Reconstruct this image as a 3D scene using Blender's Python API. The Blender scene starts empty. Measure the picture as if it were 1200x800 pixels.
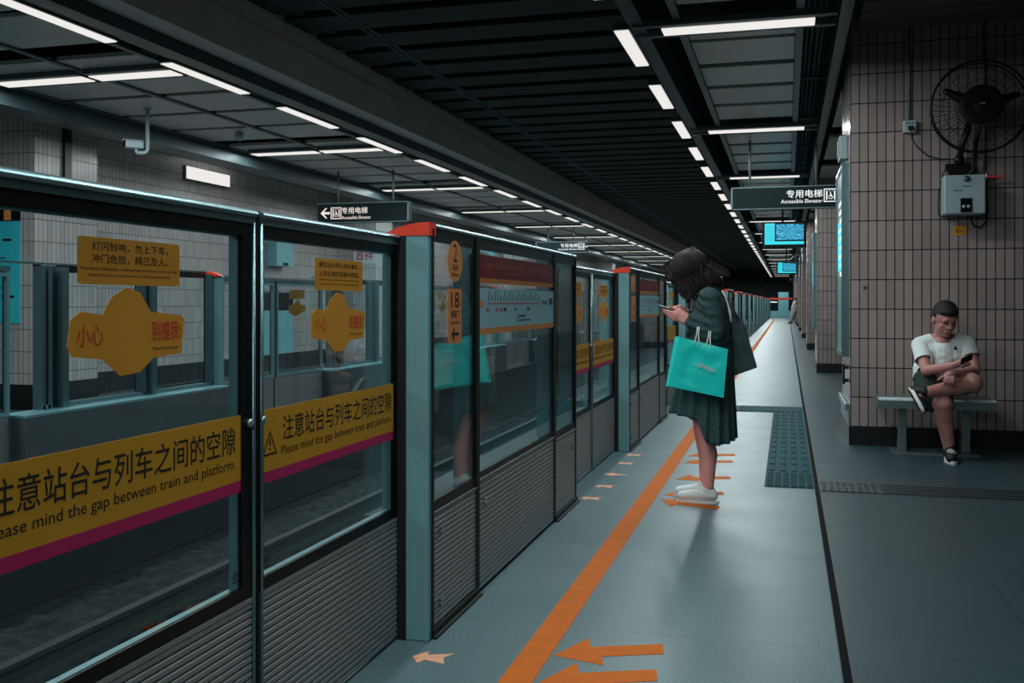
import bpy, bmesh, math, random
from mathutils import Vector, Matrix, noise
random.seed(7)
S = bpy.context.scene
COL = S.collection
PI = math.pi

# ---------------------------------------------------------------- camera, world, exposure
CAM_H = 1.28
cam = bpy.data.cameras.new('camera'); cam_o = bpy.data.objects.new('camera', cam); COL.objects.link(cam_o)
cam.sensor_width = 36.0; cam.lens = 35.01
cam.shift_y = -46.0/1200.0
cam.clip_start = 0.05; cam.clip_end = 300
cam_o.location = (0, 0, CAM_H)
cam_o.rotation_euler = (PI/2, 0, math.atan(322/1167.0))
S.camera = cam_o
W = bpy.data.worlds.new('world'); S.world = W; W.use_nodes = True
W.node_tree.nodes['Background'].inputs[0].default_value = (0.30, 0.85, 1.0, 1)
W.node_tree.nodes['Background'].inputs[1].default_value = 0.012
S.view_settings.view_transform = 'Standard'; S.view_settings.look = 'None'
S.view_settings.gamma = 1.0; S.view_settings.use_curve_mapping = False
S.view_settings.exposure = 0.15
LIGHT_ROW = 19.0      # watts of one platform edge strip light
LIGHT_CROSS = 24.0    # watts of one cross light
LIGHT_COL = (0.87, 0.99, 1.0)
S.cycles.use_denoising = True
S.cycles.max_bounces = 8; S.cycles.transparent_max_bounces = 24; S.cycles.glossy_bounces = 3
S.cycles.sample_clamp_indirect = 4.0
S.cycles.caustics_reflective = False; S.cycles.caustics_refractive = False

# ---------------------------------------------------------------- materials
def lin(c):
    return tuple((x/255/12.92 if x/255 <= 0.04045 else ((x/255+0.055)/1.055)**2.4) for x in c)
def new_mat(name):
    m = bpy.data.materials.new(name); m.use_nodes = True
    return m, m.node_tree, m.node_tree.nodes['Principled BSDF']
def N(nt, kind, **kw):
    n = nt.nodes.new(kind)
    for k, v in kw.items(): setattr(n, k, v)
    return n
def math_n(nt, op, a, b=None, c=None):
    n = N(nt, 'ShaderNodeMath', operation=op)
    for i, v in enumerate((a, b, c)):
        if v is None: continue
        if isinstance(v, (int, float)): n.inputs[i].default_value = v
        else: nt.links.new(v, n.inputs[i])
    return n.outputs[0]
def mixc(nt, fac, a, b):
    n = N(nt, 'ShaderNodeMix', data_type='RGBA')
    if isinstance(fac, (int, float)): n.inputs[0].default_value = fac
    else: nt.links.new(fac, n.inputs[0])
    for i, v in ((6, a), (7, b)):
        if isinstance(v, tuple): n.inputs[i].default_value = (*v[:3], 1)
        else: nt.links.new(v, n.inputs[i])
    return n.outputs[2]
def pm(name, rgb, rough=0.5, metal=0.0, var=0.12, scale=8.0, bump=0.0, bscale=60.0, spec=0.5, emit=None, estr=0.0, detail=3.0):
    """plain principled material whose colour drifts with a noise texture"""
    m, nt, b = new_mat(name)
    c = lin(rgb)
    tc = N(nt, 'ShaderNodeTexCoord')
    nz = N(nt, 'ShaderNodeTexNoise'); nz.inputs['Scale'].default_value = scale; nz.inputs['Detail'].default_value = detail
    nt.links.new(tc.outputs['Object'], nz.inputs['Vector'])
    lo = tuple(x*(1-var) for x in c); hi = tuple(min(1, x*(1+var)) for x in c)
    nt.links.new(mixc(nt, nz.outputs['Fac'], lo, hi), b.inputs['Base Color'])
    b.inputs['Roughness'].default_value = rough; b.inputs['Metallic'].default_value = metal
    b.inputs['Specular IOR Level'].default_value = spec
    if bump:
        n2 = N(nt, 'ShaderNodeTexNoise'); n2.inputs['Scale'].default_value = bscale; n2.inputs['Detail'].default_value = 4
        nt.links.new(tc.outputs['Object'], n2.inputs['Vector'])
        bp = N(nt, 'ShaderNodeBump'); bp.inputs['Strength'].default_value = bump; bp.inputs['Distance'].default_value = 0.01
        nt.links.new(n2.outputs['Fac'], bp.inputs['Height']); nt.links.new(bp.outputs['Normal'], b.inputs['Normal'])
    if emit:
        b.inputs['Emission Color'].default_value = (*lin(emit), 1); b.inputs['Emission Strength'].default_value = estr
    return m
def tile_mat(name, rgb, grout, z0=0.162, w=0.0745, h=0.263, u0=0.0, rough=0.22, gw=0.11, gh=0.034):
    """tall narrow glazed wall tiles laid in straight rows"""
    m, nt, b = new_mat(name)
    g = N(nt, 'ShaderNodeNewGeometry'); sp = N(nt, 'ShaderNodeSeparateXYZ'); nt.links.new(g.outputs['Position'], sp.inputs[0])
    u = math_n(nt, 'DIVIDE', math_n(nt, 'SUBTRACT', math_n(nt, 'ADD', sp.outputs[0], sp.outputs[1]), u0), w)
    v = math_n(nt, 'DIVIDE', math_n(nt, 'SUBTRACT', sp.outputs[2], z0), h)
    fu = math_n(nt, 'FRACT', u); fv = math_n(nt, 'FRACT', v)
    mu = math_n(nt, 'LESS_THAN', fu, gw); mv = math_n(nt, 'LESS_THAN', fv, gh)
    mk = math_n(nt, 'MAXIMUM', mu, mv)
    cb = N(nt, 'ShaderNodeCombineXYZ'); nt.links.new(math_n(nt, 'FLOOR', u), cb.inputs[0]); nt.links.new(math_n(nt, 'FLOOR', v), cb.inputs[1])
    wn = N(nt, 'ShaderNodeTexWhiteNoise', noise_dimensions='2D'); nt.links.new(cb.outputs[0], wn.inputs['Vector'])
    c = lin(rgb)
    col = mixc(nt, wn.outputs['Value'], tuple(x*0.88 for x in c), tuple(x*1.1 for x in c))
    nz = N(nt, 'ShaderNodeTexNoise'); nz.inputs['Scale'].default_value = 1.3; nz.inputs['Detail'].default_value = 5
    nt.links.new(g.outputs['Position'], nz.inputs['Vector'])
    col = mixc(nt, math_n(nt, 'MULTIPLY', nz.outputs['Fac'], 0.35), col, tuple(x*0.6 for x in c))
    nt.links.new(mixc(nt, mk, col, lin(grout)), b.inputs['Base Color'])
    nt.links.new(math_n(nt, 'MULTIPLY_ADD', mk, 0.6, rough), b.inputs['Roughness'])
    bp = N(nt, 'ShaderNodeBump'); bp.inputs['Strength'].default_value = 0.5; bp.inputs['Distance'].default_value = 0.003; bp.invert = True
    nt.links.new(mk, bp.inputs['Height']); nt.links.new(bp.outputs['Normal'], b.inputs['Normal'])
    return m
def floor_mat(name, rgb, joint, x0, xs, y0, ys, rough=0.30, spk=0.40):
    """terrazzo slabs: speckle, thin joints"""
    m, nt, b = new_mat(name)
    g = N(nt, 'ShaderNodeNewGeometry'); sp = N(nt, 'ShaderNodeSeparateXYZ'); nt.links.new(g.outputs['Position'], sp.inputs[0])
    fx = math_n(nt, 'FRACT', math_n(nt, 'DIVIDE', math_n(nt, 'SUBTRACT', sp.outputs[0], x0), xs))
    fy = math_n(nt, 'FRACT', math_n(nt, 'DIVIDE', math_n(nt, 'SUBTRACT', sp.outputs[1], y0), ys))
    mk = math_n(nt, 'MAXIMUM', math_n(nt, 'LESS_THAN', fx, 0.006/xs), math_n(nt, 'LESS_THAN', fy, 0.006/ys))
    n1 = N(nt, 'ShaderNodeTexNoise'); n1.inputs['Scale'].default_value = 170; n1.inputs['Detail'].default_value = 2
    n2 = N(nt, 'ShaderNodeTexNoise'); n2.inputs['Scale'].default_value = 0.9; n2.inputs['Detail'].default_value = 5
    for n in (n1, n2): nt.links.new(g.outputs['Position'], n.inputs['Vector'])
    c = lin(rgb)
    rm = N(nt, 'ShaderNodeValToRGB'); rm.color_ramp.elements[0].position = 0.35; rm.color_ramp.elements[1].position = 0.68
    rm.color_ramp.elements[0].color = (*[x*(1-spk*1.6) for x in c], 1); rm.color_ramp.elements[1].color = (*[x*(1+spk) for x in c], 1)
    nt.links.new(n1.outputs['Fac'], rm.inputs[0])
    col = mixc(nt, math_n(nt, 'MULTIPLY', n2.outputs['Fac'], 0.4), rm.outputs[0], tuple(x*0.7 for x in c))
    nt.links.new(mixc(nt, math_n(nt, 'MULTIPLY', mk, 0.8), col, lin(joint)), b.inputs['Base Color'])
    n3 = N(nt, 'ShaderNodeTexNoise'); n3.inputs['Scale'].default_value = 3.0; n3.inputs['Detail'].default_value = 6
    nt.links.new(g.outputs['Position'], n3.inputs['Vector'])
    nt.links.new(math_n(nt, 'MULTIPLY_ADD', n3.outputs['Fac'], 0.14, rough-0.07), b.inputs['Roughness'])
    b.inputs['Specular IOR Level'].default_value = 0.5
    return m
def glass_mat(name, tint=(0.91, 0.955, 0.96), f0=0.03):
    m = bpy.data.materials.new(name); m.use_nodes = True; nt = m.node_tree
    nt.nodes.clear()
    out = N(nt, 'ShaderNodeOutputMaterial'); mx = N(nt, 'ShaderNodeMixShader'); tr = N(nt, 'ShaderNodeBsdfTransparent'); gl = N(nt, 'ShaderNodeBsdfGlossy')
    tc = N(nt, 'ShaderNodeTexCoord'); nz = N(nt, 'ShaderNodeTexNoise'); nz.inputs['Scale'].default_value = 2.0
    nt.links.new(tc.outputs['Object'], nz.inputs['Vector'])
    nt.links.new(mixc(nt, nz.outputs['Fac'], tuple(x*0.97 for x in tint), tint), tr.inputs[0])
    gl.inputs['Roughness'].default_value = 0.015; gl.inputs['Color'].default_value = (0.9, 1, 1, 1)
    lw = N(nt, 'ShaderNodeLayerWeight'); lw.inputs[0].default_value = 0.5
    f5 = math_n(nt, 'POWER', lw.outputs['Facing'], 5.0)
    nt.links.new(math_n(nt, 'MULTIPLY_ADD', f5, 1-f0, f0), mx.inputs[0])
    nt.links.new(tr.outputs[0], mx.inputs[1]); nt.links.new(gl.outputs[0], mx.inputs[2]); nt.links.new(mx.outputs[0], out.inputs[0])
    return m
def emit_mat(name, rgb, strength):
    return pm(name, (20, 20, 20), 0.4, 0, 0.02, emit=rgb, estr=strength)
def screen_mat(name, a, b2, strength):
    """blue moving picture: rays bursting from the middle"""
    m, nt, b = new_mat(name)
    tc = N(nt, 'ShaderNodeTexCoord'); sp = N(nt, 'ShaderNodeSeparateXYZ'); nt.links.new(tc.outputs['Object'], sp.inputs[0])
    an = math_n(nt, 'ARCTAN2', sp.outputs[2], sp.outputs[0])
    r = math_n(nt, 'SQRT', math_n(nt, 'ADD', math_n(nt, 'POWER', sp.outputs[0], 2), math_n(nt, 'POWER', sp.outputs[2], 2)))
    cb = N(nt, 'ShaderNodeCombineXYZ'); nt.links.new(math_n(nt, 'MULTIPLY', an, 4.5), cb.inputs[0]); nt.links.new(math_n(nt, 'MULTIPLY', r, 6), cb.inputs[1])
    nz = N(nt, 'ShaderNodeTexNoise'); nz.inputs['Scale'].default_value = 1.6; nz.inputs['Detail'].default_value = 4; nt.links.new(cb.outputs[0], nz.inputs['Vector'])
    rm = N(nt, 'ShaderNodeValToRGB'); rm.color_ramp.elements[0].position = 0.38; rm.color_ramp.elements[1].position = 0.66
    rm.color_ramp.elements[0].color = (*lin(a), 1); rm.color_ramp.elements[1].color = (*lin(b2), 1)
    nt.links.new(nz.outputs['Fac'], rm.inputs[0])
    b.inputs['Base Color'].default_value = (0.01, 0.01, 0.01, 1)
    nt.links.new(rm.outputs[0], b.inputs['Emission Color']); b.inputs['Emission Strength'].default_value = strength
    return m

M = dict(
    tile=tile_mat('wall_tile', (172, 156, 152), (16, 18, 19), u0=0.55+9.44),
    tile_far=tile_mat('far_wall_tile', (194, 184, 182), (30, 33, 34), gw=0.075, gh=0.026),
    tile_white=tile_mat('white_wall_tile', (205, 208, 208), (110, 114, 114)),
    floor=floor_mat('terrazzo', (97, 124, 129), (52, 70, 75), 0.18, 5.0, 3.85, 1.33, rough=0.37),
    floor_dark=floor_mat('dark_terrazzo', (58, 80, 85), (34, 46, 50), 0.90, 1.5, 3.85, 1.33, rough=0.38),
    floor_far=floor_mat('far_terrazzo', (96, 112, 116), (50, 60, 64), 0, 1.2, 0, 1.2),
    strip=pm('dark_granite', (12, 15, 16), 0.8, 0, 0.3, 120, spec=0.08),
    base=pm('black_skirting', (20, 24, 25), 0.35, 0, 0.3, 30),
    orange=pm('orange_floor_tape', (204, 104, 30), 0.7, 0, 0.2, 14, detail=6, spec=0.15),
    pale_orange=pm('worn_pink_orange_tape', (226, 160, 126), 0.6, 0, 0.35, 30, detail=6),
    steel=pm('brushed_steel', (150, 164, 167), 0.30, 0.7, 0.1, 30),
    steel_highlight=pm('painted_steel_highlight', (232, 244, 246), 0.25, 0.2, 0.05, 30),  # near-white steel, the reflected light is put into the colour
    ribbed=pm('ribbed_aluminium', (152, 156, 158), 0.45, 0.35, 0.1, 20),
    post=pm('teal_grey_painted_post', (128, 176, 181), 0.4, 0.25, 0.08, 4),
    alu=pm('teal_aluminium', (120, 150, 155), 0.3, 0.8, 0.08, 12),
    black=pm('black_border', (8, 13, 15), 0.4, 0, 0.2, 10, spec=0.2),
    rubber=pm('black_rubber', (10, 12, 13), 0.6, 0, 0.2, 40),
    cap=pm('orange_red_plastic_cap', (244, 70, 38), 0.45, 0, 0.08, 10),
    glass=glass_mat('clear_screen_glass'),
    yellow=pm('yellow_vinyl', (208, 150, 26), 0.5, 0, 0.08, 6),
    magenta=pm('magenta_vinyl', (190, 22, 96), 0.5, 0, 0.08, 6),
    ink=pm('black_ink', (24, 18, 12), 0.6, 0, 0.1, 30),
    amber=pm('amber_sticker', (220, 150, 40), 0.5, 0, 0.06, 6),
    osign=pm('orange_sign', (240, 150, 82), 0.5, 0, 0.05, 8),
    redink=pm('red_ink', (214, 52, 40), 0.6, 0, 0.1, 20),
    banner=pm('dark_red_banner', (128, 18, 40), 0.5, 0, 0.12, 5),
    goldink=pm('dull_red_gold_ink', (168, 74, 66), 0.5, 0, 0.1, 20),
    bgold=pm('amber_banner_edge', (214, 132, 40), 0.5, 0, 0.06, 5),
    mapblue=pm('pale_blue_map', (164, 216, 226), 0.45, 0, 0.04, 4),
    mapred=pm('map_line', (206, 92, 110), 0.5, 0, 0.05, 4),
    mapteal=pm('map_teal_mark', (20, 130, 150), 0.5), mapgrey=pm('map_grey_mark', (60, 60, 70), 0.5),
    lampface=emit_mat('lamp_diffuser', (232, 228, 224), 0.95),
    fixture=pm('grey_lamp_channel', (92, 104, 107), 0.45, 0.3, 0.1, 10),
    panel=pm('grey_ceiling_panel', (196, 192, 190), 0.36, 0.0, 0.08, 3),
    void=pm('black_ceiling_slab', (34, 46, 49), 0.8, 0, 0.35, 1.5),
    rib=pm('dark_ceiling_rib', (40, 50, 53), 0.7, 0, 0.3, 2),
    beam=pm('concrete_beam', (236, 220, 216), 0.75, 0, 0.18, 2, 0.2, 30),
    dbeam=pm('dark_teal_steel', (60, 78, 82), 0.4, 0.3, 0.15, 4),
    cable=pm('cable_grey', (110, 128, 130), 0.5, 0.3, 0.1, 4),
    signbox=pm('dark_sign_face', (10, 30, 32), 0.6, 0, 0.1, 3, spec=0.2),
    signtext=emit_mat('lit_sign_lettering', (240, 246, 244), 0.95),
    signwarm=emit_mat('lit_sign_lettering_warm', (244, 230, 222), 0.9),
    white=pm('white_paint', (214, 220, 220), 0.5, 0, 0.06, 6),
    bluebox=pm('pale_blue_grey_box', (176, 196, 200), 0.4, 0.1, 0.1, 6),
    fan=pm('black_fan', (12, 14, 15), 0.4, 0.2, 0.2, 20),
    poster=pm('turquoise_poster', (56, 204, 218), 0.5, 0, 0.06, 3),
    tealdoor=pm('pale_teal_panel', (126, 190, 198), 0.4, 0, 0.06, 3),
    boards=pm('dark_ceiling_boards', (92, 86, 86), 0.7, 0, 0.15, 3),
    rust=pm('rust_stain', (112, 62, 50), 0.7, 0, 0.3, 60),
    dconcrete=pm('dark_trackside_concrete', (40, 46, 48), 0.85, 0, 0.3, 2),
    ballast=pm('track_ballast', (34, 37, 38), 0.9, 0, 0.85, 26, 1.0, 24),
    railm=pm('rail_steel', (52, 50, 48), 0.6, 0.3, 0.3, 8),
    concrete=pm('track_wall_concrete', (84, 96, 99), 0.8, 0, 0.3, 2),
    tactile=pm('teal_tactile_paving', (12, 72, 78), 0.65, 0, 0.25, 12, spec=0.12),
    tacdark=pm('dark_tactile_paving', (40, 52, 54), 0.5, 0, 0.25, 12),
    skin=pm('skin', (250, 166, 158), 0.5, 0, 0.06, 20),
    skin_man=pm('skin_tan', (198, 138, 130), 0.5, 0, 0.06, 20),
    hair=pm('dark_brown_hair', (40, 26, 26), 0.5, 0, 0.6, 40, 0.3, 120, spec=0.3),
    hair_black=pm('black_hair', (16, 16, 18), 0.5, 0, 0.3, 80, 0.6, 200),
    lining=pm('cream_cloth', (226, 230, 228), 0.7, 0, 0.08, 30),
    shoe=pm('white_canvas_shoe', (236, 240, 240), 0.6, 0, 0.05, 40, 0.1, 300),
    sole=pm('white_rubber_sole', (244, 244, 242), 0.5, 0, 0.04, 40),
    blackshoe=pm('black_trainer', (16, 18, 20), 0.6, 0, 0.3, 60, 0.2, 300),
    tote=pm('dark_green_grey_leather', (52, 74, 76), 0.5, 0, 0.15, 14, 0.15, 120),
    bag=pm('turquoise_paper', (6, 240, 228), 0.5, 0, 0.10, 8, 0.3, 14),
    rope=pm('white_rope', (226, 226, 216), 0.7, 0, 0.1, 200),
    tee=pm('white_tshirt', (240, 250, 248), 0.8, 0, 0.06, 12, 0.2, 20),
    shorts=pm('dark_green_shorts', (22, 46, 42), 0.8, 0, 0.2, 20, 0.2, 40),
    phone=pm('dark_phone', (20, 22, 26), 0.25, 0.3, 0.1, 20),
    lips=pm('lips', (150, 82, 78), 0.5, 0, 0.05, 30),
    pale=pm('pale_grey_cloth', (176, 170, 164), 0.8, 0, 0.08, 10),
    gold=pm('brass_bracelet', (170, 110, 60), 0.35, 0.8, 0.1, 30),
)
def tweed():
    m, nt, b = new_mat('dark_green_flecked_cloth')
    tc = N(nt, 'ShaderNodeTexCoord')
    n1 = N(nt, 'ShaderNodeTexNoise'); n1.inputs['Scale'].default_value = 260; n1.inputs['Detail'].default_value = 1
    nt.links.new(tc.outputs['Object'], n1.inputs['Vector'])
    rm = N(nt, 'ShaderNodeValToRGB'); e = rm.color_ramp.elements
    e[0].position = 0.45; e[0].color = (*lin((30, 54, 56)), 1); e[1].position = 0.68; e[1].color = (*lin((92, 120, 120)), 1)
    nt.links.new(n1.outputs['Fac'], rm.inputs[0]); nt.links.new(rm.outputs[0], b.inputs['Base Color'])
    b.inputs['Roughness'].default_value = 0.9
    return m
M['tweed'] = tweed()

# ---------------------------------------------------------------- mesh helpers
class MB:
    def __init__(s): s.v = []; s.f = []; s.mi = []
    def add(s, vs, fs, mi=0):
        o = len(s.v); s.v += [tuple(p) for p in vs]; s.f += [[i+o for i in f] for f in fs]; s.mi += [mi]*len(fs); return s
    def box(s, x0, x1, y0, y1, z0, z1, mi=0):
        x0, x1 = sorted((x0, x1)); y0, y1 = sorted((y0, y1)); z0, z1 = sorted((z0, z1))
        v = [(x0,y0,z0),(x1,y0,z0),(x1,y1,z0),(x0,y1,z0),(x0,y0,z1),(x1,y0,z1),(x1,y1,z1),(x0,y1,z1)]
        return s.add(v, [(3,2,1,0),(4,5,6,7),(0,1,5,4),(1,2,6,5),(2,3,7,6),(3,0,4,7)], mi)
    def bevbox(s, x0, x1, y0, y1, z0, z1, r=0.01, mi=0):
        """box whose edges along every axis are chamfered"""
        bm = bmesh.new(); bmesh.ops.create_cube(bm, size=1)
        for v in bm.verts: v.co = Vector(((x0+x1)/2+v.co.x*(x1-x0), (y0+y1)/2+v.co.y*(y1-y0), (z0+z1)/2+v.co.z*(z1-z0)))
        bmesh.ops.bevel(bm, geom=bm.edges[:], offset=r, segments=2, affect='EDGES', profile=0.5)
        return s.frombm(bm, mi)
    def frombm(s, bm, mi=0):
        bm.verts.ensure_lookup_table(); bm.verts.index_update()
        s.add([tuple(v.co) for v in bm.verts], [[v.index for v in f.verts] for f in bm.faces], mi); bm.free(); return s
    def prism(s, pts, axis, a, b, mi=0):
        """polygon (2d points in the other two axes, ordered) extruded along axis from a to b"""
        n = len(pts)
        def mk(p, t):
            return {'x': (t, p[0], p[1]), 'y': (p[0], t, p[1]), 'z': (p[0], p[1], t)}[axis]
        v = [mk(p, a) for p in pts] + [mk(p, b) for p in pts]
        f = [list(range(n))[::-1], list(range(n, 2*n))] + [[i, (i+1) % n, n+(i+1) % n, n+i] for i in range(n)]
        return s.add(v, f, mi)
    def tube(s, pts, r, n=8, closed=False, mi=0):
        pts = [Vector(p) for p in pts]; rr = r if isinstance(r, (list, tuple)) else [r]*len(pts)
        vs = []; up = None; m = len(pts)
        for i, p in enumerate(pts):
            a = pts[(i-1) % m] if (closed or i) else p; b = pts[(i+1) % m] if (closed or i < m-1) else p
            t = (b-a).normalized()
            if up is None:
                up = Vector((0, 0, 1)) if abs(t.z) < 0.9 else Vector((1, 0, 0))
            up = (up - t*up.dot(t)).normalized(); sd = t.cross(up)
            vs += [tuple(p + (up*math.cos(k*2*PI/n) + sd*math.sin(k*2*PI/n))*rr[i]) for k in range(n)]
        fs = []
        for i in range(m if closed else m-1):
            for k in range(n):
                a, b = i*n+k, i*n+(k+1) % n; c, d = ((i+1) % m)*n+(k+1) % n, ((i+1) % m)*n+k
                fs.append((a, d, c, b))
        if not closed: fs += [list(range(n)), list(range((m-1)*n, m*n))[::-1]]
        return s.add(vs, fs, mi)
    def lathe(s, prof, n=24, origin=(0,0,0), axis='z', mi=0):
        vs = []; o = Vector(origin)
        for r, h in prof:
            for k in range(n):
                a = 2*PI*k/n; p = {'z': (r*math.cos(a), r*math.sin(a), h), 'y': (r*math.cos(a), h, r*math.sin(a)), 'x': (h, r*math.cos(a), r*math.sin(a))}[axis]
                vs.append(tuple(o+Vector(p)))
        fs = []
        for i in range(len(prof)-1):
            for k in range(n): fs.append((i*n+k, i*n+(k+1) % n, (i+1)*n+(k+1) % n, (i+1)*n+k))
        fs += [list(range(n))[::-1], list(range((len(prof)-1)*n, len(prof)*n))]
        return s.add(vs, fs, mi)
    def build(s, name, mat, parent=None, smooth=False, **tags):
        me = bpy.data.meshes.new(name); me.from_pydata(s.v, [], s.f)
        for m in (mat if isinstance(mat, (list, tuple)) else [mat]): me.materials.append(m)
        if len(me.materials) > 1: me.polygons.foreach_set('material_index', s.mi)
        bm = bmesh.new(); bm.from_mesh(me); bmesh.ops.recalc_face_normals(bm, faces=bm.faces[:]); bm.to_mesh(me); bm.free()
        if smooth:
            me.polygons.foreach_set('use_smooth', [True]*len(me.polygons))
            if smooth == 'auto': me.set_sharp_from_angle(angle=0.6)
        o = bpy.data.objects.new(name, me); COL.objects.link(o)
        if parent: o.parent = parent
        for k, v in tags.items(): o[k] = v
        return o
def tag(o, label, cat, group=None):
    o['label'] = label; o['category'] = cat
    if group: o['group'] = group
    return o
def thing(name, label, cat, loc=(0,0,0), rz=0, group=None):
    o = bpy.data.objects.new(name, None); COL.objects.link(o); o.location = loc; o.rotation_euler = (0, 0, rz); o.empty_display_size = 0.1
    return tag(o, label, cat, group)
def struct(name, mb, mat, smooth=False):
    return mb.build(name, mat, None, smooth, kind='structure')
def dup(root, loc=None, label=None, group=None, rz=None, skip=()):
    r = root.copy(); COL.objects.link(r)
    if loc is not None: r.location = loc
    if rz is not None: r.rotation_euler = (0, 0, rz)
    if label: r['label'] = label
    if group: r['group'] = group
    for ch in list(root.children):
        if ch.name.split('.')[0] in skip: continue
        c = ch.copy(); COL.objects.link(c); c.parent = r
        for g in list(ch.children):
            if g.name.split('.')[0] in skip: continue
            d = g.copy(); COL.objects.link(d); d.parent = c
    return r
def text_mesh(body, w, h, orient, org, bold=0.0, align='L'):
    """flat lettering fitted to w x h (either may be None), returned as MB placed on a plane"""
    c = bpy.data.curves.new('lettering', 'FONT'); c.body = body; c.size = 1; c.resolution_u = 3; c.offset = bold
    o = bpy.data.objects.new('lettering', c); COL.objects.link(o)
    dg = bpy.context.evaluated_depsgraph_get(); dg.update()
    me = bpy.data.meshes.new_from_object(o.evaluated_get(dg))
    vs = [v.co.copy() for v in me.vertices]; fs = [list(p.vertices) for p in me.polygons]
    bpy.data.objects.remove(o); bpy.data.curves.remove(c); bpy.data.meshes.remove(me)
    x0 = min(v.x for v in vs); x1 = max(v.x for v in vs); y0 = min(v.y for v in vs); y1 = max(v.y for v in vs)
    sx = w/(x1-x0) if w else None; sy = h/(y1-y0) if h else None
    sx = sx or sy; sy = sy or sx
    off = {'L': 0, 'R': -(x1-x0)*sx, 'C': -(x1-x0)*sx/2}[align]
    mb = MB(); out = []
    for v in vs:
        a = (v.x-x0)*sx+off; b = (v.y-y0)*sy
        out.append({'px': (org[0], org[1]+a, org[2]+b), 'ny': (org[0]+a, org[1], org[2]+b), 'nx': (org[0], org[1]-a, org[2]+b)}[orient])
    mb.add(out, fs); return mb
ORD = ['nearest', 'second', 'third', 'fourth', 'fifth', 'sixth', 'seventh', 'eighth', 'ninth', 'tenth', 'eleventh', 'twelfth', 'thirteenth', 'fourteenth', 'fifteenth', 'sixteenth', 'seventeenth', 'eighteenth', 'nineteenth', 'twentieth']
def nth(k): return ORD[k] if k < len(ORD) else None

# ---------------------------------------------------------------- the setting
YB, YE = -9.0, 92.0
WX = 0.55
struct('floor', MB().box(-1.62, 0.185, YB, YE, -1.0, 0), M['floor'])
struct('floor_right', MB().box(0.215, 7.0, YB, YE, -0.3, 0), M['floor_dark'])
struct('trim_1', MB().box(0.185, 0.215, YB, YE, -0.3, 0.0005), M['strip'])
struct('floor_far', MB().box(-14.0, -5.15, YB, YE, -1.0, 0), M['floor_far'])
struct('floor_track', MB().box(-5.15, -1.62, YB, YE, -1.2, -1.0), M['dconcrete'])
struct('ceiling', MB().box(-14.0, 7.0, YB, YE, 4.35, 4.5), M['void'])
rb = MB()
y = YB
while y < YE:
    rb.box(-4.85, -1.2, y, y+0.50, 4.10, 4.14).box(-4.6, -1.2, y+0.2, y+0.26, 4.14, 4.35); y += 0.72
struct('trim_2', rb, M['rib'])
# concrete beam and steel edge channel over the far platform edge
struct('trim_3', MB().box(-5.15, -4.9, YB, YE, 3.58, 3.93).box(-5.15, -4.95, YB, YE, 3.93, 4.35), M['beam'])
struct('trim_4', MB().box(-5.36, -5.16, YB, YE, 3.47, 3.56).box(-5.20, -5.16, YB, YE, 3.56, 3.8), M['dbeam'])
# near platform: edge channel right of the strip lights, far right beam
struct('trim_5', MB().box(-1.21, -1.09, YB, YE, 3.47, 3.56).box(-1.13, -1.09, YB, YE, 3.56, 4.35), M['dbeam'])
struct('trim_6', MB().box(0.385, 0.445, YB, YE, 3.42, 3.62).box(0.445, 0.5, YB, YE, 3.56, 3.62), M['dbeam'])
# ceiling panels over the near platform, one run of grey metal pans with gaps, and the rails below their edges
pn = MB(); k = -3
P0, PITCH = 8.72, 0.98
for k in range(-12, 90):
    y0 = P0+k*PITCH
    if y0 > YE-1: break
    if k % 5 == 4: pn.box(-0.80, 0.07, y0+0.36, y0+PITCH-0.10, 3.52, 3.56)
    else: pn.bevbox(-0.80, 0.07, y0, y0+PITCH-0.17, 3.52, 3.56, 0.008)
struct('ceiling_panels', pn, M['panel'])
struct('trim_7', MB().box(-0.86, -0.80, YB, YE, 3.49, 3.52).box(0.07, 0.13, YB, YE, 3.49, 3.52), M['fixture'])
# pipes in the dark gap beside the panels
pp = MB()
for x, z in ((0.18, 3.78), (0.23, 3.82), (0.28, 3.80), (0.33, 3.86)): pp.tube([(x, YB, z), (x, YE, z)], 0.014, 8)
for k in range(40): pp.box(0.13, 0.385, -1+k*2.45, -0.96+k*2.45, 3.70, 3.73)
struct('trim_8', pp, M['cable'], True)
# far platform ceiling panels: two columns of pans
pf = MB()
for k in range(-12, 90):
    y0 = 8.40+k*PITCH
    if y0 > YE-1: break
    for xa, xb in ((-7.66, -6.54), (-6.48, -5.50)):
        if k % 5 == 4: pf.box(xa, xb, y0+0.30, y0+PITCH-0.10, 3.50, 3.54)
        else: pf.bevbox(xa, xb, y0, y0+PITCH-0.14, 3.50, 3.54, 0.008)
struct('ceiling_far', pf, M['panel'])
struct('trim_9', MB().box(-6.54, -6.48, YB, YE, 3.48, 3.50).box(-5.56, -5.50, YB, YE, 3.47, 3.50).box(-7.72, -7.66, YB, YE, 3.48, 3.52), M['fixture'])
struct('trim_10', MB().box(-8.10, -7.72, YB, YE, 3.30, 3.58), M['dbeam'])
struct('ceiling_wall_edge', MB().box(-9.3, -8.10, YB, YE, 3.62, 3.66).box(-14, -9.3, YB, 11.0, 3.60, 3.66), M['panel'])
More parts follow.
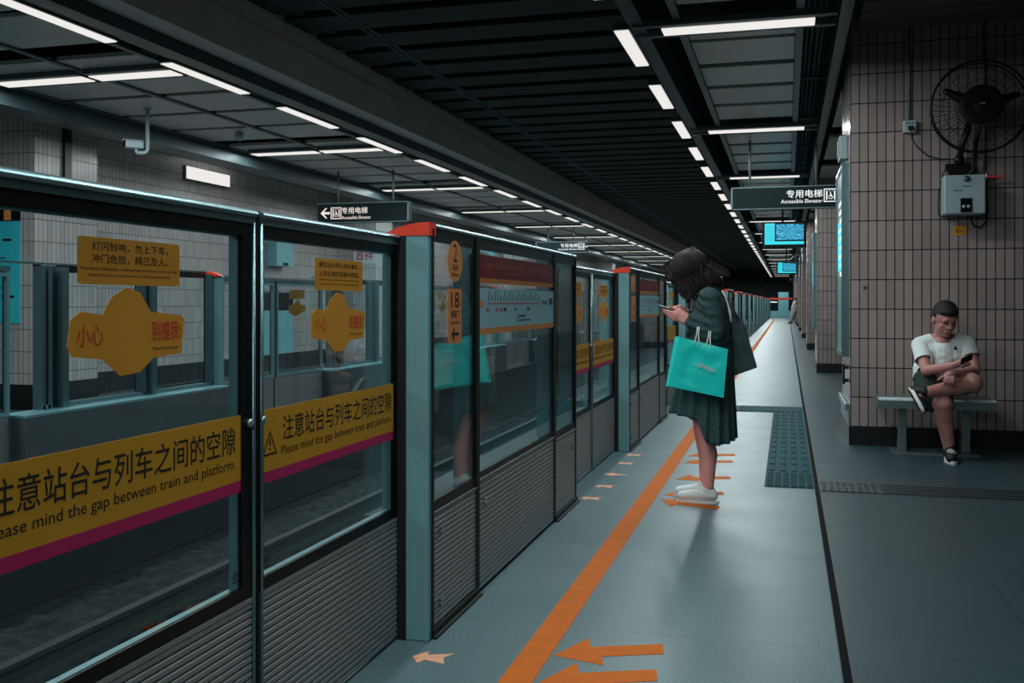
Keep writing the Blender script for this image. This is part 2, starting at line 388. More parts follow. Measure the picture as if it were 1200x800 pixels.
# far wall, its pilaster, and the pilasters further on
struct('wall_left', MB().box(-9.7, -9.3, 10.9, YE, 0, 4.35), M['tile_far'])
struct('wall_left_recess', MB().box(-14.0, -13.6, YB, 11, 0, 4.35), M['tile_far'])
struct('wall_left_pilaster', MB().box(-14.0, -8.6, 9.88, 11.0, 0, 3.62), M['tile_far'])
for i, yy in enumerate((19.6, 29.5, 39.4, 49.3, 59.2)):
    struct('wall_left_pilaster_%d' % (i+2), MB().box(-9.5, -8.92, yy, yy+1.2, 0, 3.62), M['tile_far'])
    struct('wall_left_pillar_%d' % (i+1), MB().box(-8.92, -8.40, yy, yy+0.9, 0, 3.62), M['tile_white'])
struct('baseboard_left', MB().box(-9.3, -9.285, 11, YE, 0, 0.30).box(-13, -8.585, 9.865, 11.01, 0, 0.30), M['base'])
struct('trim_11', MB().box(-8.6, -8.56, 10.35, 10.47, 2.66, 3.62), M['base'])
# right side: tiled block with the bench, pillars beyond
struct('wall_right', MB().box(WX, 7.0, 9.44, 10.78, 0, 4.35), M['tile'])
struct('baseboard_right', MB().box(WX-0.012, 7.0, 9.425, 10.79, 0, 0.162), M['base'])
struct('trim_12', MB().box(2.03, 2.10, 9.39, 9.44, 0, 3.7), M['base'])
PY = [18.9, 28.0, 37.0, 46.0, 55.0, 64.0, 73.0, 82.0]
for i, yy in enumerate(PY):
    struct('wall_right_pillar_%d' % (i+1), MB().box(0.53, 1.25, yy, yy+1.3, 0, 4.35), M['tile'])
    struct('baseboard_right_%d' % (i+2), MB().box(0.518, 1.262, yy-0.012, yy+1.312, 0, 0.162), M['base'])
struct('wall_right_end', MB().box(6.6, 7.0, YB, YE, 0, 4.35), M['tile'])
# strip ceiling above the bench recess (boards running across)
bd = MB()
for k in range(30):
    y0 = 9.38-k*0.30
    bd.bevbox(0.60, 6.6, y0-0.27, y0, 3.70, 3.76, 0.012)
struct('ceiling_boards', bd, M['boards'])
cr = MB()
for k in range(26):
    y0 = 11.2+k*3.0
    cr.bevbox(0.56, 2.6, y0, y0+2.2, 3.52, 3.56, 0.01)
struct('ceiling_right', cr, M['panel'])
# end of the platform
struct('wall_end', MB().box(-14, 7, YE, YE+0.3, -1.2, 4.5), M['void'])
struct('wall_track_face', MB().box(-5.16, -5.148, YB, YE, -1.0, -0.02), M['dconcrete'])

# track
bl = MB(); nx, ny = 56, 400
vs = []
for j in range(ny+1):
    for i in range(nx+1):
        x = -5.13+i*(3.49/nx); yy = 0.5+j*0.06
        vs.append((x, yy, -0.93+0.03*noise.noise((x*4, yy*4, 0))+0.07*noise.noise((x*12, yy*12, 4))))
bl.add(vs, [(j*(nx+1)+i, j*(nx+1)+i+1, (j+1)*(nx+1)+i+1, (j+1)*(nx+1)+i) for j in range(ny) for i in range(nx)])
o = bl.build('track_ballast', M['ballast']); o['kind'] = 'stuff'; tag(o, 'dark loose ballast lying between the two platform edges', 'ballast')
RZ = -0.85
for x, lb in ((-4.12, 'steel running rail on the ballast nearer the far platform'), (-2.685, 'steel running rail on the ballast below the glass screen doors')):
    pr = [(-0.07, 0), (0.07, 0), (0.07, 0.012), (0.012, 0.03), (0.012, 0.11), (0.036, 0.12), (0.036, 0.15), (-0.036, 0.15), (-0.036, 0.12), (-0.012, 0.11), (-0.012, 0.03), (-0.07, 0.012)]
    tag(MB().prism([(x+a, RZ+b) for a, b in pr], 'y', 0.5, YE).build('track_rail', M['railm']), lb, 'rail', 'running rails')
for dx, lb in ((0, 'thin overhead line under the ceiling above the track, left of the pair'), (0.06, 'thin overhead line under the ceiling above the track, right of the pair')):
    tag(MB().tube([(-3.92+dx, 2, 3.9), (-3.92+dx, YE, 3.9)], 0.014, 6).build('overhead_cable', M['cable'], None, True), lb, 'cable', 'overhead cable pair')

# ---------------------------------------------------------------- lamps
def area_lamp(parent, sx, sy, z, w):
    l = bpy.data.lights.new('tube_light', 'AREA'); l.shape = 'RECTANGLE'; l.size = sx; l.size_y = sy; l.energy = w; l.color = LIGHT_COL
    o = bpy.data.objects.new('tube_light', l); COL.objects.link(o); o.parent = parent; o.location = (0, 0, z)
    return o
def strip_lamp(kind, length, across, label, w, ml=0.0, mr=0.0):
    t = thing('strip_light', label, 'ceiling light')
    lx, ly = (length, 0.20) if across else (0.115, length)
    MB().box(-lx/2, lx/2, -ly/2, ly/2, -0.008, 0.0).build('diffuser', M['lampface'], t)
    if across:
        MB().box(-lx/2-ml, lx/2+mr, -ly/2-0.085, -ly/2-0.02, 0.0, 0.05).box(-lx/2-ml, lx/2+mr, ly/2+0.02, ly/2+0.085, 0.0, 0.05).box(-lx/2, lx/2, -ly/2-0.02, ly/2+0.02, 0.002, 0.06).build('frame', M['fixture'], t)
    else:
        MB().box(-lx/2-0.012, lx/2+0.012, -ly/2-0.02, ly/2+0.02, 0.002, 0.06).box(-0.01, 0.01, -0.3, -0.28, 0.06, 0.9).box(-0.01, 0.01, 0.28, 0.3, 0.06, 0.9).build('frame', M['fixture'], t)
    area_lamp(t, lx, ly, -0.012, w)
    return t
def lamp_row(x, y0, step, count, length, across, what, group, w, z=3.45, ml=0.0, mr=0.0, behind=0):
    src = None
    for k in range(-behind, count):
        yy = y0+k*step
        if yy > YE-3: break
        lb = what.replace(' from the camera', '')+', out of frame' if k < 0 else ('%s %s' % (nth(k), what)) if k < 14 else ('tiny distant %s, far along the platform' % what.replace(' from the camera', ''))
        if src is None:
            src = strip_lamp('strip', length, across, lb, w, ml, mr); src.location = (x, yy, z); src['group'] = group
        else: dup(src, (x, yy, z), lb, group)
lamp_row(-1.275, 7.9+0.61, 2.085, 41, 1.22, False, 'white strip light from the camera over the near platform edge', 'strip lights over the near platform edge', LIGHT_ROW, behind=7)
lamp_row(-5.43, 5.75+0.68, 2.13, 41, 1.36, False, 'white strip light from the camera over the far platform edge', 'strip lights over the far platform edge', LIGHT_ROW, behind=5)
lamp_row(-0.375, 8.03, 4.9, 17, 1.17, True, 'white cross light from the camera among the near ceiling panels', 'cross lights over the near platform', LIGHT_CROSS, 3.45, 0.22, 0.16, behind=3)
lamp_row(-7.05, 8.23, 4.9, 11, 1.02, True, 'white cross light from the camera, wall side of far ceiling', 'cross lights over the far platform, wall side', LIGHT_CROSS, behind=2)
lamp_row(-6.01, 8.23, 4.9, 11, 0.90, True, 'white cross light from the camera, track side of far ceiling', 'cross lights over the far platform, track side', LIGHT_CROSS, behind=2)
t = thing('wall_light', 'bright white rectangular light high on the far tiled wall', 'wall light', (-9.3, 14.6, 3.36))
MB().box(0.0, 0.05, -0.66, 0.66, -0.11, 0.11).build('housing', M['fixture'], t)
MB().box(0.05, 0.056, -0.64, 0.64, -0.10, 0.10).build('diffuser', M['lampface'], t)
l = area_lamp(t, 0.2, 1.25, 0, 10); l.location = (0.06, 0, 0); l.rotation_euler = (0, -PI/2, 0)

# ---------------------------------------------------------------- platform screens
RIBN = 21
def ribbed(mb, x, y0, y1, z0, z1):
    """kick plate with horizontal ribs, front facing +x"""
    p = (z1-z0)/RIBN; pts = [(x-0.03, z0)]
    for i in range(RIBN):
        a = z0+i*p
        pts += [(x-0.005, a), (x, a+0.25*p), (x, a+0.8*p), (x-0.005, a+0.99*p)]
    pts += [(x-0.03, z1)]
    return mb.prism(pts, 'y', y0, y1)
def ring(mb, x0, x1, y0, y1, z0, z1, wy, wb, wt):
    mb.box(x0, x1, y0, y0+wy, z0, z1).box(x0, x1, y1-wy, y1, z0, z1).box(x0, x1, y0+wy, y1-wy, z0, z0+wb).box(x0, x1, y0+wy, y1-wy, z1-wt, z1)
    return mb
def rrect(w, h, r, n=5):
    pts = []
    for cx, cy, a0 in ((w/2-r, h/2-r, 0), (-w/2+r, h/2-r, PI/2), (-w/2+r, -h/2+r, PI), (w/2-r, -h/2+r, 1.5*PI)):
        for i in range(n+1):
            a = a0+PI/2*i/n; pts.append((cx+r*math.cos(a), cy+r*math.sin(a)))
    return pts
def decal(mb, x, yc, zc, pts, th=0.0012):
    return mb.prism([(yc+p[0], zc+p[1]) for p in pts], 'x', x, x+th)

NEAR_PANELS = ((0.055, 0.605, 0.475), (0.65, 2.105, 0.50), (2.15, 2.725, 0.475))
FAR_PANELS = ((0.055, 0.98, 0.475), (1.12, 2.10, 0.475), (2.27, 2.35, 0.475))
def fixed_screen(label, detail, number=None, panels=NEAR_PANELS):
    t = thing('fixed_screen', label, 'glass screen')
    # post with its swept cap
    p = MB().bevbox(-0.19, 0.0, 0.0, 0.035, 0.0, 1.535, 0.006)
    post = p.build('post', M['post'], t)
    MB().box(-0.03, 0.004, 0.035, 0.052, 0.02, 1.56).box(-0.128, -0.090, -0.003, 0.001, 0.0, 1.53).build('post_gasket', M['rubber'], post)
    cp = [(0.004, 1.532)]
    for i in range(9):
        q = i/8.0; cp.append((0.004-0.185*q, 1.582-0.044*q**2.2))
    cp.append((-0.181, 1.532))
    MB().prism(cp, 'y', -0.003, 0.07).build('cap', M['cap'], t)
    fr = MB()
    for i, (a, b, zg) in enumerate(panels):
        kp = MB(); ribbed(kp, -0.004, a, b, 0.035 if i != 1 else 0.012, zg-0.006)
        kp.box(-0.03, 0.0, a, b, zg-0.006, zg)
        kick = kp.build('kick_plate', M['ribbed'], t)
        gl = MB().box(-0.020, -0.012, a+0.004, b-0.004, zg, 1.565).build('glass', M['glass'], t)
        bd = MB(); ring(bd, -0.011, -0.006, a, b, zg, 1.568, 0.014, 0.042 if i != 1 else 0.03, 0.055)
        bd.build('border', M['black'], gl)
        fr.box(-0.10, -0.024, a-0.02, a+0.025, zg, 1.55).box(-0.10, -0.024, b-0.025, b+0.02, zg, 1.55)
        if panels is FAR_PANELS and i < 2: fr.box(-0.14, -0.03, b+0.02, b+0.09, zg, 1.55)
        if panels is FAR_PANELS: fr.box(-0.10, -0.03, a, b, zg, zg+0.03)
        if i != 1:
            MB().box(-0.02, 0.020, a-0.02, b+0.03, 0.0, 0.010).box(-0.02, 0.006, a-0.02, b+0.03, 0.014, 0.034).build('plinth', M['rubber'], t)
        if detail:
            for zz in ((0.12, 0.40) if i == 0 else ((0.40,) if i == 1 else (0.38,))):
                MB().lathe([(0.009, 0), (0.009, 0.006), (0.005, 0.008)], 10, (-0.004, a+0.09 if i < 2 else b-0.1, zz), 'x').box(-0.004, 0.004, (a+0.083 if i < 2 else b-0.107), (a+0.097 if i < 2 else b-0.093), zz-0.028, zz-0.009).build('lock', M['steel'], kick, True)
    fr.build('mullion', M['alu'], t)
    MB().box(-0.006, 0.0, panels[0][1], panels[1][0], 0.02, 1.56).box(-0.006, 0.0, panels[1][1], panels[2][0], 0.02, 1.56).build('joint_strip', M['rubber'], t)
    MB().prism([(-0.03, 1.566), (0.002, 1.566), (0.002, 1.574), (-0.006, 1.582), (-0.03, 1.582)], 'y', 0.07, 2.73).build('top_rail', M['alu'], t)
    MB().box(-0.28, -0.032, 0.035, 2.73, 0.0, 0.455).build('cabinet', M['concrete'], t)
    MB().box(-0.075, -0.03, 0.03, 2.735, 0.455, 0.476).build('ledge', M['alu'], t)
    if panels is NEAR_PANELS: MB().box(-0.06, 0.0, 2.715, 2.735, 0.0, 1.575).build('end_trim', M['rubber'], t)
    else: MB().box(-0.06, 0.0, 2.40, 2.735, 0.0, 0.46).build('end_trim', M['ribbed'], t)
    if detail:
        # oval platform number and door number signs
        el = [(0.092*math.cos(a*2*PI/40), 0.084*math.sin(a*2*PI/40)) for a in range(40)]
        ov = decal(MB(), -0.0055, 0.327, 1.447, el).build('platform_number_sign', M['osign'], t)
        mk = text_mesh('2', None, 0.072, 'px', (-0.0036, 0.325, 1.445), 0, 'C')
        x = text_mesh('站台', 0.075, 0.028, 'px', (-0.0036, 0.327, 1.41), 0.005, 'C'); mk.add(x.v, x.f)
        x = text_mesh('Platform', 0.08, 0.016, 'px', (-0.0036, 0.327, 1.385), 0, 'C'); mk.add(x.v, x.f)
        mk.build('lettering', M['ink'], ov)
        rc = decal(MB(), -0.0055, 0.325, 1.224, rrect(0.168, 0.222, 0.012)).build('door_number_sign', M['osign'], t)
        mk = text_mesh('屏蔽门', 0.11, 0.032, 'px', (-0.0036, 0.325, 1.215), 0.004, 'C')
        if number:
            x = text_mesh(number, 0.10, 0.062, 'px', (-0.0036, 0.325, 1.258), 0.0, 'C'); mk.add(x.v, x.f)
        x = text_mesh('Screen Door', 0.12, 0.017, 'px', (-0.0036, 0.325, 1.190), 0, 'C'); mk.add(x.v, x.f)
        decal(mk, -0.0045, 0.325, 1.150, [(-0.045, 0.0), (-0.02, 0.024), (-0.005, 0.024), (-0.022, 0.006), (0.045, 0.006), (0.045, -0.006), (-0.022, -0.006), (-0.005, -0.024), (-0.02, -0.024)])
        mk.build('lettering', M['ink'], rc)
        # line map
        mp = MB().box(-0.0055, -0.0043, 0.648, 2.118, 1.164, 1.343).build('route_map', M['mapblue'], t)
        MB().box(-0.0055, -0.0042, 0.648, 2.118, 1.136, 1.164).build('map_edge', M['osign'], mp)
        ln = MB().box(-0.0043, -0.0036, 0.79, 1.76, 1.272, 1.276)
        for i in range(20): ln.box(-0.0043, -0.0034, 0.79+i*0.051-0.006, 0.79+i*0.051+0.006, 1.270, 1.278)
        for yy in (0.785, 0.93, 1.00): ln.box(-0.0043, -0.0034, yy-0.020, yy+0.020, 1.238, 1.254)
        ln.build('map_line', M['mapred'], mp)
        mg = MB()
        for yy in (1.07, 1.52): mg.box(-0.0043, -0.0034, yy-0.020, yy+0.020, 1.238, 1.254)
        for i in range(20):
            yy = 0.795+i*0.051; hh = (0.045, 0.03, 0.05, 0.036, 0.024)[i % 5]
            mg.prism([(yy-0.006, 1.285), (yy+0.004, 1.285), (yy+0.004+hh*0.45, 1.285+hh), (yy-0.006+hh*0.45, 1.285+hh)], 'x', -0.0043, -0.0036)
        for i in range(4): mg.box(-0.0043, -0.0036, 1.82+i*0.035, 1.84+i*0.035, 1.268, 1.292-0.006*(i % 2))
        mg.box(-0.0043, -0.0036, 1.99, 2.07, 1.266, 1.302).box(-0.0043, -0.0036, 1.30, 1.312, 1.182, 1.222).box(-0.0043, -0.0036, 1.33, 1.46, 1.206, 1.216).box(-0.0043, -0.0036, 1.33, 1.56, 1.186, 1.192)
        mg.build('map_marks', M['mapgrey'], mp)
        mt = MB().box(-0.0043, -0.0034, 1.24, 1.28, 1.238, 1.254).build('map_marks', M['mapteal'], mp)
        MB().box(-0.0043, -0.0034, 0.665, 0.715, 1.260, 1.288).box(-0.0043, -0.0034, 1.735, 1.765, 1.238, 1.254).build('map_marks', M['osign'], mp)
        # dark red banner
        bn = MB().box(-0.0055, -0.0043, 0.668, 2.09, 1.388, 1.492).build('banner', M['banner'], t)
        MB().box(-0.0055, -0.0042, 0.668, 2.09, 1.366, 1.388).build('banner_edge', M['bgold'], bn)
        x = MB(); yy = 0.76; k = 0
        while yy < 2.0:
            w_ = (0.022, 0.034, 0.016, 0.028, 0.020)[k % 5]; h_ = (0.030, 0.022, 0.036, 0.024)[k % 4]
            if not 1.43 < yy < 1.52: x.box(-0.0042, -0.0036, yy, yy+w_, 1.434, 1.434+h_)
            x.box(-0.0042, -0.0036, yy, yy+w_*0.8, 1.414, 1.421)
            yy += w_+0.014; k += 1
        x.prism([(1.46, 1.430), (1.50, 1.430), (1.48, 1.462)], 'x', -0.0042, -0.0036)
        x.build('lettering', M['goldink'], bn)
    return t

DX = -0.125
def sliding_door(label, y0, y1, seam_right, detail, which):
    t = thing('sliding_door', label, 'sliding door')
    x = DX
    kp = MB(); ribbed(kp, x, y0, y1, 0.012, 0.452); kp.box(x-0.03, x+0.001, y0, y1, 0.452, 0.466)
    kp.build('kick_plate', M['ribbed'], t)
    # rounded top rail, two steps
    MB().prism([(x-0.05, 1.497), (x+0.004, 1.497), (x+0.004, 1.516), (x+0.008, 1.518), (x+0.014, 1.524), (x+0.010, 1.531), (x, 1.536), (x-0.05, 1.536)], 'y', y0, y1).build('top_rail', M['alu'], t, 'auto')
    gy0, gy1 = (y0+0.022, y1-0.066) if seam_right else (y0+0.022, y1-0.03)
    fb = MB()
    fb.box(x-0.012, x, y0, gy0, 0.466, 1.497).box(x-0.012, x, gy1, y1, 0.466, 1.497).box(x-0.012, x, gy0, gy1, 0.466, 0.504).box(x-0.012, x, gy0, gy1, 1.464, 1.497)
    fb.build('border', M['black'], t)
    fi = MB(); ring(fi, x-0.040, x-0.013, gy0-0.028, gy1+0.028, 0.470, 1.49, 0.028, 0.03, 0.03)
    fi.build('inner_frame', M['post'], t)
    gl = MB().box(x-0.010, x-0.004, gy0, gy1, 0.504, 1.464).build('glass', M['glass'], t)
    se = MB().tube([(x+0.001, y1-0.006 if seam_right else y0+0.006, 0.02), (x+0.001, y1-0.006 if seam_right else y0+0.006, 1.5)], 0.006, 8)
    se.build('edge_strip', M['alu'], t, True)
    yy = y1 if seam_right else y0
    MB().box(x-0.03, x-0.002, yy-0.002, yy+0.013 if seam_right else yy-0.013, 0.015, 1.53).build('rubber_seal', M['rubber'], t)
    bd = MB().box(x-0.0038, x-0.0026, gy0, gy1, 0.797, 0.974).build('warning_band', M['yellow'], t)
    MB().box(x-0.0038, x-0.0025, gy0, gy1, 0.766, 0.797).build('warning_band_edge', M['magenta'], bd)
    X = x-0.0022
    if detail:
        w = 0.862 if seam_right else 0.835
        ye = (gy1-0.028) if seam_right else gy1-0.018
        mk = text_mesh('注意站台与列车之间的空隙', w, 0.074, 'px', (X, ye, 0.873), 0.006, 'R')
        e = text_mesh('Please mind the gap between train and platform.', w+0.008, 0.034, 'px', (X, ye, 0.826), 0.004, 'R'); mk.add(e.v, e.f)
        yt = ye-w-0.075; zt = 0.842
        tri = [(yt-0.042, zt), (yt+0.042, zt), (yt, zt+0.072)]
        c = (yt, zt+0.026)
        for i in range(3):
            a, b = tri[i], tri[(i+1) % 3]
            ai = (a[0]+(c[0]-a[0])*0.22, a[1]+(c[1]-a[1])*0.22); bi = (b[0]+(c[0]-b[0])*0.22, b[1]+(c[1]-b[1])*0.22)
            mk.prism([a, b, bi, ai], 'x', X-0.0005, X)
        mk.box(X-0.0005, X, yt-0.004, yt+0.004, zt+0.026, zt+0.048).box(X-0.0005, X, yt-0.004, yt+0.004, zt+0.014, zt+0.021)
        mk.build('lettering', M['ink'], bd)
        yc = (y0+(0.595 if which == 1 else 0.527))
        nb = decal(MB(), x-0.0038, yc, 1.369, rrect(0.362, 0.102, 0.010)).build('notice_sticker', M['amber'], t)
        if which == 1:
            L = [('灯闪铃响，勿上下车，', 0.27, 0.020, 1.391), ('冲门危险，顾己及人。', 0.27, 0.020, 1.364)]
            E2 = [('When there is flashing light or warning chime, do not board or exit the train.', 0.345, 0.0085, 1.3475), ('Never force your way into the train for safety and convenience.', 0.29, 0.0085, 1.334)]
        else:
            L = [('请至站台两头排队候车，', 0.31, 0.019, 1.391), ('上车后请往车厢中部走。', 0.31, 0.019, 1.363)]
            E2 = [('Please line up at both ends of the platform and', 0.30, 0.0085, 1.348), ('move to the middle of the carriage after boarding.', 0.30, 0.0085, 1.334)]
        mk = MB()
        for s_, ww, hh, zz in L+E2:
            q = text_mesh(s_, ww, hh, 'px', (X, yc-0.002, zz), 0.004 if hh > 0.01 else 0, 'C'); mk.add(q.v, q.f)
        mk.build('lettering', M['ink'], nb)
        # die-cut caution sticker: plain amber ground with the two red wordings
        sh = [(-0.20, 0.035), (-0.17, 0.052), (-0.10, 0.045), (-0.07, 0.082), (-0.02, 0.105), (0.03, 0.095), (0.07, 0.050), (0.19, 0.040), (0.205, 0.030), (0.19, -0.052), (0.08, -0.058), (0.03, -0.088), (-0.04, -0.092), (-0.10, -0.052), (-0.195, -0.042), (-0.21, -0.02)]
        cs = decal(MB(), x-0.0038, yc-0.003, 1.208, sh).build('caution_sticker', M['amber'], t)
        mk = text_mesh('小心', 0.085, 0.046, 'px', (X, yc-0.185, 1.186), 0.004, 'L')
        q = text_mesh('别撞我!', 0.115, 0.046, 'px', (X, yc+0.07, 1.190), 0.01, 'L'); mk.add(q.v, q.f)
        mk.build('lettering', M['redink'], cs)
        text_mesh("Please don't touch me!", 0.10, 0.0085, 'px', (X, yc+0.075, 1.168), 0, 'L').build('lettering', M['ink'], cs)
        if seam_right:
            kn = MB().lathe([(0.0, 0), (0.012, 0), (0.012, 0.008), (0.008, 0.012), (0.0, 0.012)], 14, (x, y1-0.03, 0.948), 'x')
            kn.build('latch', M['steel'], t, True)
        else:
            MB().lathe([(0.0, 0), (0.012, 0), (0.012, 0.008), (0.008, 0.012), (0.0, 0.012)], 14, (x, y0+0.012, 0.948), 'x').build('latch', M['steel'], t, True)
        # small maker's mark near the foot of the pane
        fy = gy1-0.03 if seam_right else gy0+0.022
        cm = MB().tube([(X, fy+0.011*math.cos(a*PI/8), 0.545+0.011*math.sin(a*PI/8)) for a in range(16)], 0.0012, 5, True)
        cm.box(X-0.001, X, fy-0.002, fy+0.002, 0.538, 0.552).box(X-0.001, X, fy-0.012, fy+0.012, 0.526, 0.530)
        cm.build('glass_mark', M['ink'], gl)
    else:
        yc = (y0+y1)/2
        decal(MB(), x-0.0038, yc, 1.369, rrect(0.362, 0.102, 0.010)).build('notice_sticker', M['amber'], t)
        sh = [(-0.20, 0.035), (-0.10, 0.045), (-0.02, 0.105), (0.07, 0.050), (0.205, 0.030), (0.19, -0.052), (0.03, -0.088), (-0.10, -0.052), (-0.21, -0.02)]
        decal(MB(), x-0.0038, yc, 1.208, sh).build('caution_sticker', M['amber'], t)
    return t

SX, SY, PER = -1.30, 3.53, 4.94
NMOD = 18
D1 = (2.76, 3.885); D2 = (3.915, 4.934)
fixA = fixed_screen('nearest glass screen, signed 2 and 18, line map on it, orange post cap', True, '18')
fixA.location = (SX, SY, 0); fixA['group'] = 'fixed glass screens along the near platform'
fixB = fixed_screen('second glass screen from the camera, line map on it, left of the woman\'s phone', True, None)
fixB.location = (SX, SY+PER, 0); fixB['group'] = 'fixed glass screens along the near platform'
fixC = fixed_screen('third glass screen from the camera along the near platform, behind the woman', False)
fixC.location = (SX, SY+2*PER, 0); fixC['group'] = 'fixed glass screens along the near platform'
for k in range(3, NMOD-1):
    lb = '%s glass screen from the camera along the near platform' % nth(k) if k < 9 else 'distant glass screen with red cap near the vanishing end of the near platform'
    dup(fixC, (SX, SY+k*PER, 0), lb, 'fixed glass screens along the near platform')
GD = 'sliding glass doors along the near platform'
dA1 = sliding_door('nearest sliding glass door at the left edge, wide yellow gap warning across it', D1[0], D1[1], True, True, 1)
dA2 = sliding_door('second sliding glass door, yellow warning band, beside the nearest orange-capped post', D2[0], D2[1], False, True, 2)
for d in (dA1, dA2): d.location = (SX, SY-PER, 0); d['group'] = GD
dup(dA1, (SX, SY, 0), 'left leaf of the sliding doors just before the second orange-capped post', GD)
dup(dA2, (SX, SY, 0), 'right leaf of the sliding doors touching the second orange-capped post', GD)
dC1 = sliding_door('left leaf of the third pair of sliding doors, behind the woman', D1[0], D1[1], True, False, 1)
dC2 = sliding_door('right leaf of the third pair of sliding doors, behind the woman', D2[0], D2[1], False, False, 2)
for d in (dC1, dC2): d.location = (SX, SY+PER, 0); d['group'] = GD
for k in range(2, NMOD-1):
    for d, w in ((dC1, 'left'), (dC2, 'right')):
        lb = ('%s leaf of the %s pair of sliding doors from the camera' % (w, nth(k+1))) if k < 9 else 'distant sliding door leaf near the vanishing end of the near platform'
        dup(d, (SX, SY+k*PER, 0), lb, GD)
# the far platform's screens, seen from behind across the track
FX, FY = -5.48, 8.62
fl = ['back of the far platform screen straight across the nearest door, orange cap on its post', 'back of the far platform screen seen through the second sliding door', 'third far platform screen across the track from the camera']
_q = MB().box(-0.285, -0.03, 0.03, 2.735, 0.455, 0.474).build('ledge', M['post']); far_ledge = _q.data; bpy.data.objects.remove(_q)
fixF = fixed_screen(fl[0], False, None, FAR_PANELS)
fixF.location = (FX, FY, 0); fixF.rotation_euler = (0, 0, PI); fixF['group'] = 'fixed glass screens along the far platform'
for c in fixF.children:
    if c.name.startswith('ledge'): c.data = far_ledge
for k in (-1, 1, 2, 3, 4, 5, 6, 7, 8):
    src = fixF
    lb = fl[k] if 0 <= k < 3 else ('%s far platform screen across the track from the camera' % nth(k) if k >= 3 else 'far platform screen across the track at the left frame edge')
    r = dup(src, (FX, FY+k*PER, 0), lb, 'fixed glass screens along the far platform', PI, ())
    for c in r.children:
        if c.name.startswith('ledge'): c.data = far_ledge
for k in range(0, 9):
    for d, w in ((dC1, 'right'), (dC2, 'left')):
        lb = '%s leaf of the %s pair of far platform doors across the track' % (w, nth(k))
        dup(d, (FX, FY+k*PER, 0), lb, 'sliding glass doors along the far platform', PI, ('warning_band',))
#PART2
# ---------------------------------------------------------------- floor markings
tag(MB().box(-0.938, -0.826, YB, 75, 0.0, 0.0015).build('floor_line', M['orange']), 'long orange safety line along the platform floor, left of the woman', 'floor line')
def floor_shape(name, pts, mat, label, cat, group):
    cx = sum(p[0] for p in pts)/len(pts); cy = sum(p[1] for p in pts)/len(pts)
    o = MB().prism([(p[0]-cx, p[1]-cy) for p in pts], 'z', 0.0, 0.0015).build(name, mat); o.location = (cx, cy, 0)
    return tag(o, label, cat, group)
BIG = [(-0.814, 3.518), (-0.728, 3.735), (-0.70, 3.640), (-0.449, 3.745), (-0.430, 3.640), (-0.643, 3.555), (-0.622, 3.470)]
def big_arrow(dx, dy, label, flip=False, sc=1.0):
    pts = [(-0.62+(x+0.62)*sc+dx, 3.6+(y-3.6)*(-1 if flip else 1)*sc+dy) for x, y in BIG]
    return floor_shape('floor_arrow', pts, M['orange'], label, 'floor arrow', 'large orange boarding arrows')
big_arrow(0, 0.0, 'large orange floor arrow at the bottom, the one farther from the camera')
big_arrow(0.01, -0.265, 'large orange floor arrow cut off by the bottom frame edge')
big_arrow(0.03, 2.80, 'orange floor arrow under the toes of the woman, nearer the camera', True)
big_arrow(0.03, 3.12, 'orange floor arrow at the heel of the far white shoe')
big_arrow(0.04, 3.74, 'orange floor arrow just behind the woman\'s ankles')
big_arrow(0.02, 4.50, 'orange floor arrow farther behind the woman\'s legs, second from the last')
big_arrow(0.02, 4.86, 'farthest orange floor arrow behind the woman\'s legs')
SM = [(-0.07, 0.0), (-0.028, 0.052), (-0.022, 0.022), (0.07, 0.052), (0.044, 0.012), (0.066, -0.034), (-0.016, -0.018), (-0.028, -0.048)]
for i, (x, yy, fx) in enumerate(((-1.235, 3.375, 1), (-1.232, 6.40, 1), (-1.222, 6.84, 1), (-1.225, 7.34, -1), (-1.235, 7.86, 1), (-1.235, 8.31, 1))):
    lb = ('small worn pink arrow on the floor at the foot of the nearest post', 'small pink floor arrow nearest the camera of the five before the second post', 'second nearest of the five small pink arrows before the second post', 'middle one of the five small pink arrows before the second post', 'fourth of the five small pink arrows before the second post', 'farthest small pink arrow, right at the foot of the second post')[i]
    pts = [(x+a*fx*1.0, yy+b*1.25) for a, b in SM]
    if fx < 0: pts = [(x-0.09, yy), (x-0.02, yy+0.07), (x+0.0, yy+0.025), (x+0.085, yy+0.01), (x+0.085, yy-0.015), (x+0.0, yy-0.03), (x-0.02, yy-0.07)]
    floor_shape('small_floor_arrow', pts, M['pale_orange'], lb, 'floor arrow', 'small worn arrows by the screen doors')
# tactile paving
def tactile(name, mb, mat, label): return tag(mb.build(name, mat, None, False), label, 'tactile paving')
mb = MB().box(-0.150, 0.180, 7.13, 11.95, 0, 0.004)
for i in range(6):
    xa = -0.142+i*0.0545
    for j in range(9): mb.bevbox(xa+0.008, xa+0.044, 7.15+j*0.066, 7.15+j*0.066+0.045, 0.003, 0.010, 0.004)
for i in range(4):
    xa = -0.128+i*0.082
    for j in range(13): mb.bevbox(xa, xa+0.040, 7.80+j*0.318, 7.80+j*0.318+0.27, 0.003, 0.010, 0.004)
tactile('tactile_paving', mb, M['tactile'], 'teal tactile paving with raised bars running along the dark floor strip')
mb = MB().box(-0.60, 0.180, 11.96, 12.62, 0, 0.004)
for i in range(9): mb.bevbox(-0.36+i*0.06, -0.325+i*0.06, 12.0, 12.58, 0.003, 0.010, 0.004)
for i in range(4): mb.prism([(-0.58+i*0.055, 11.99), (-0.55+i*0.055, 11.99), (-0.50+i*0.055, 12.58), (-0.53+i*0.055, 12.58)], 'z', 0.003, 0.010)
tactile('tactile_paving', mb, M['tactile'], 'teal tactile strip running across the platform beyond the woman\'s skirt')
mb = MB().box(0.222, 6.0, 7.06, 7.45, 0, 0.004)
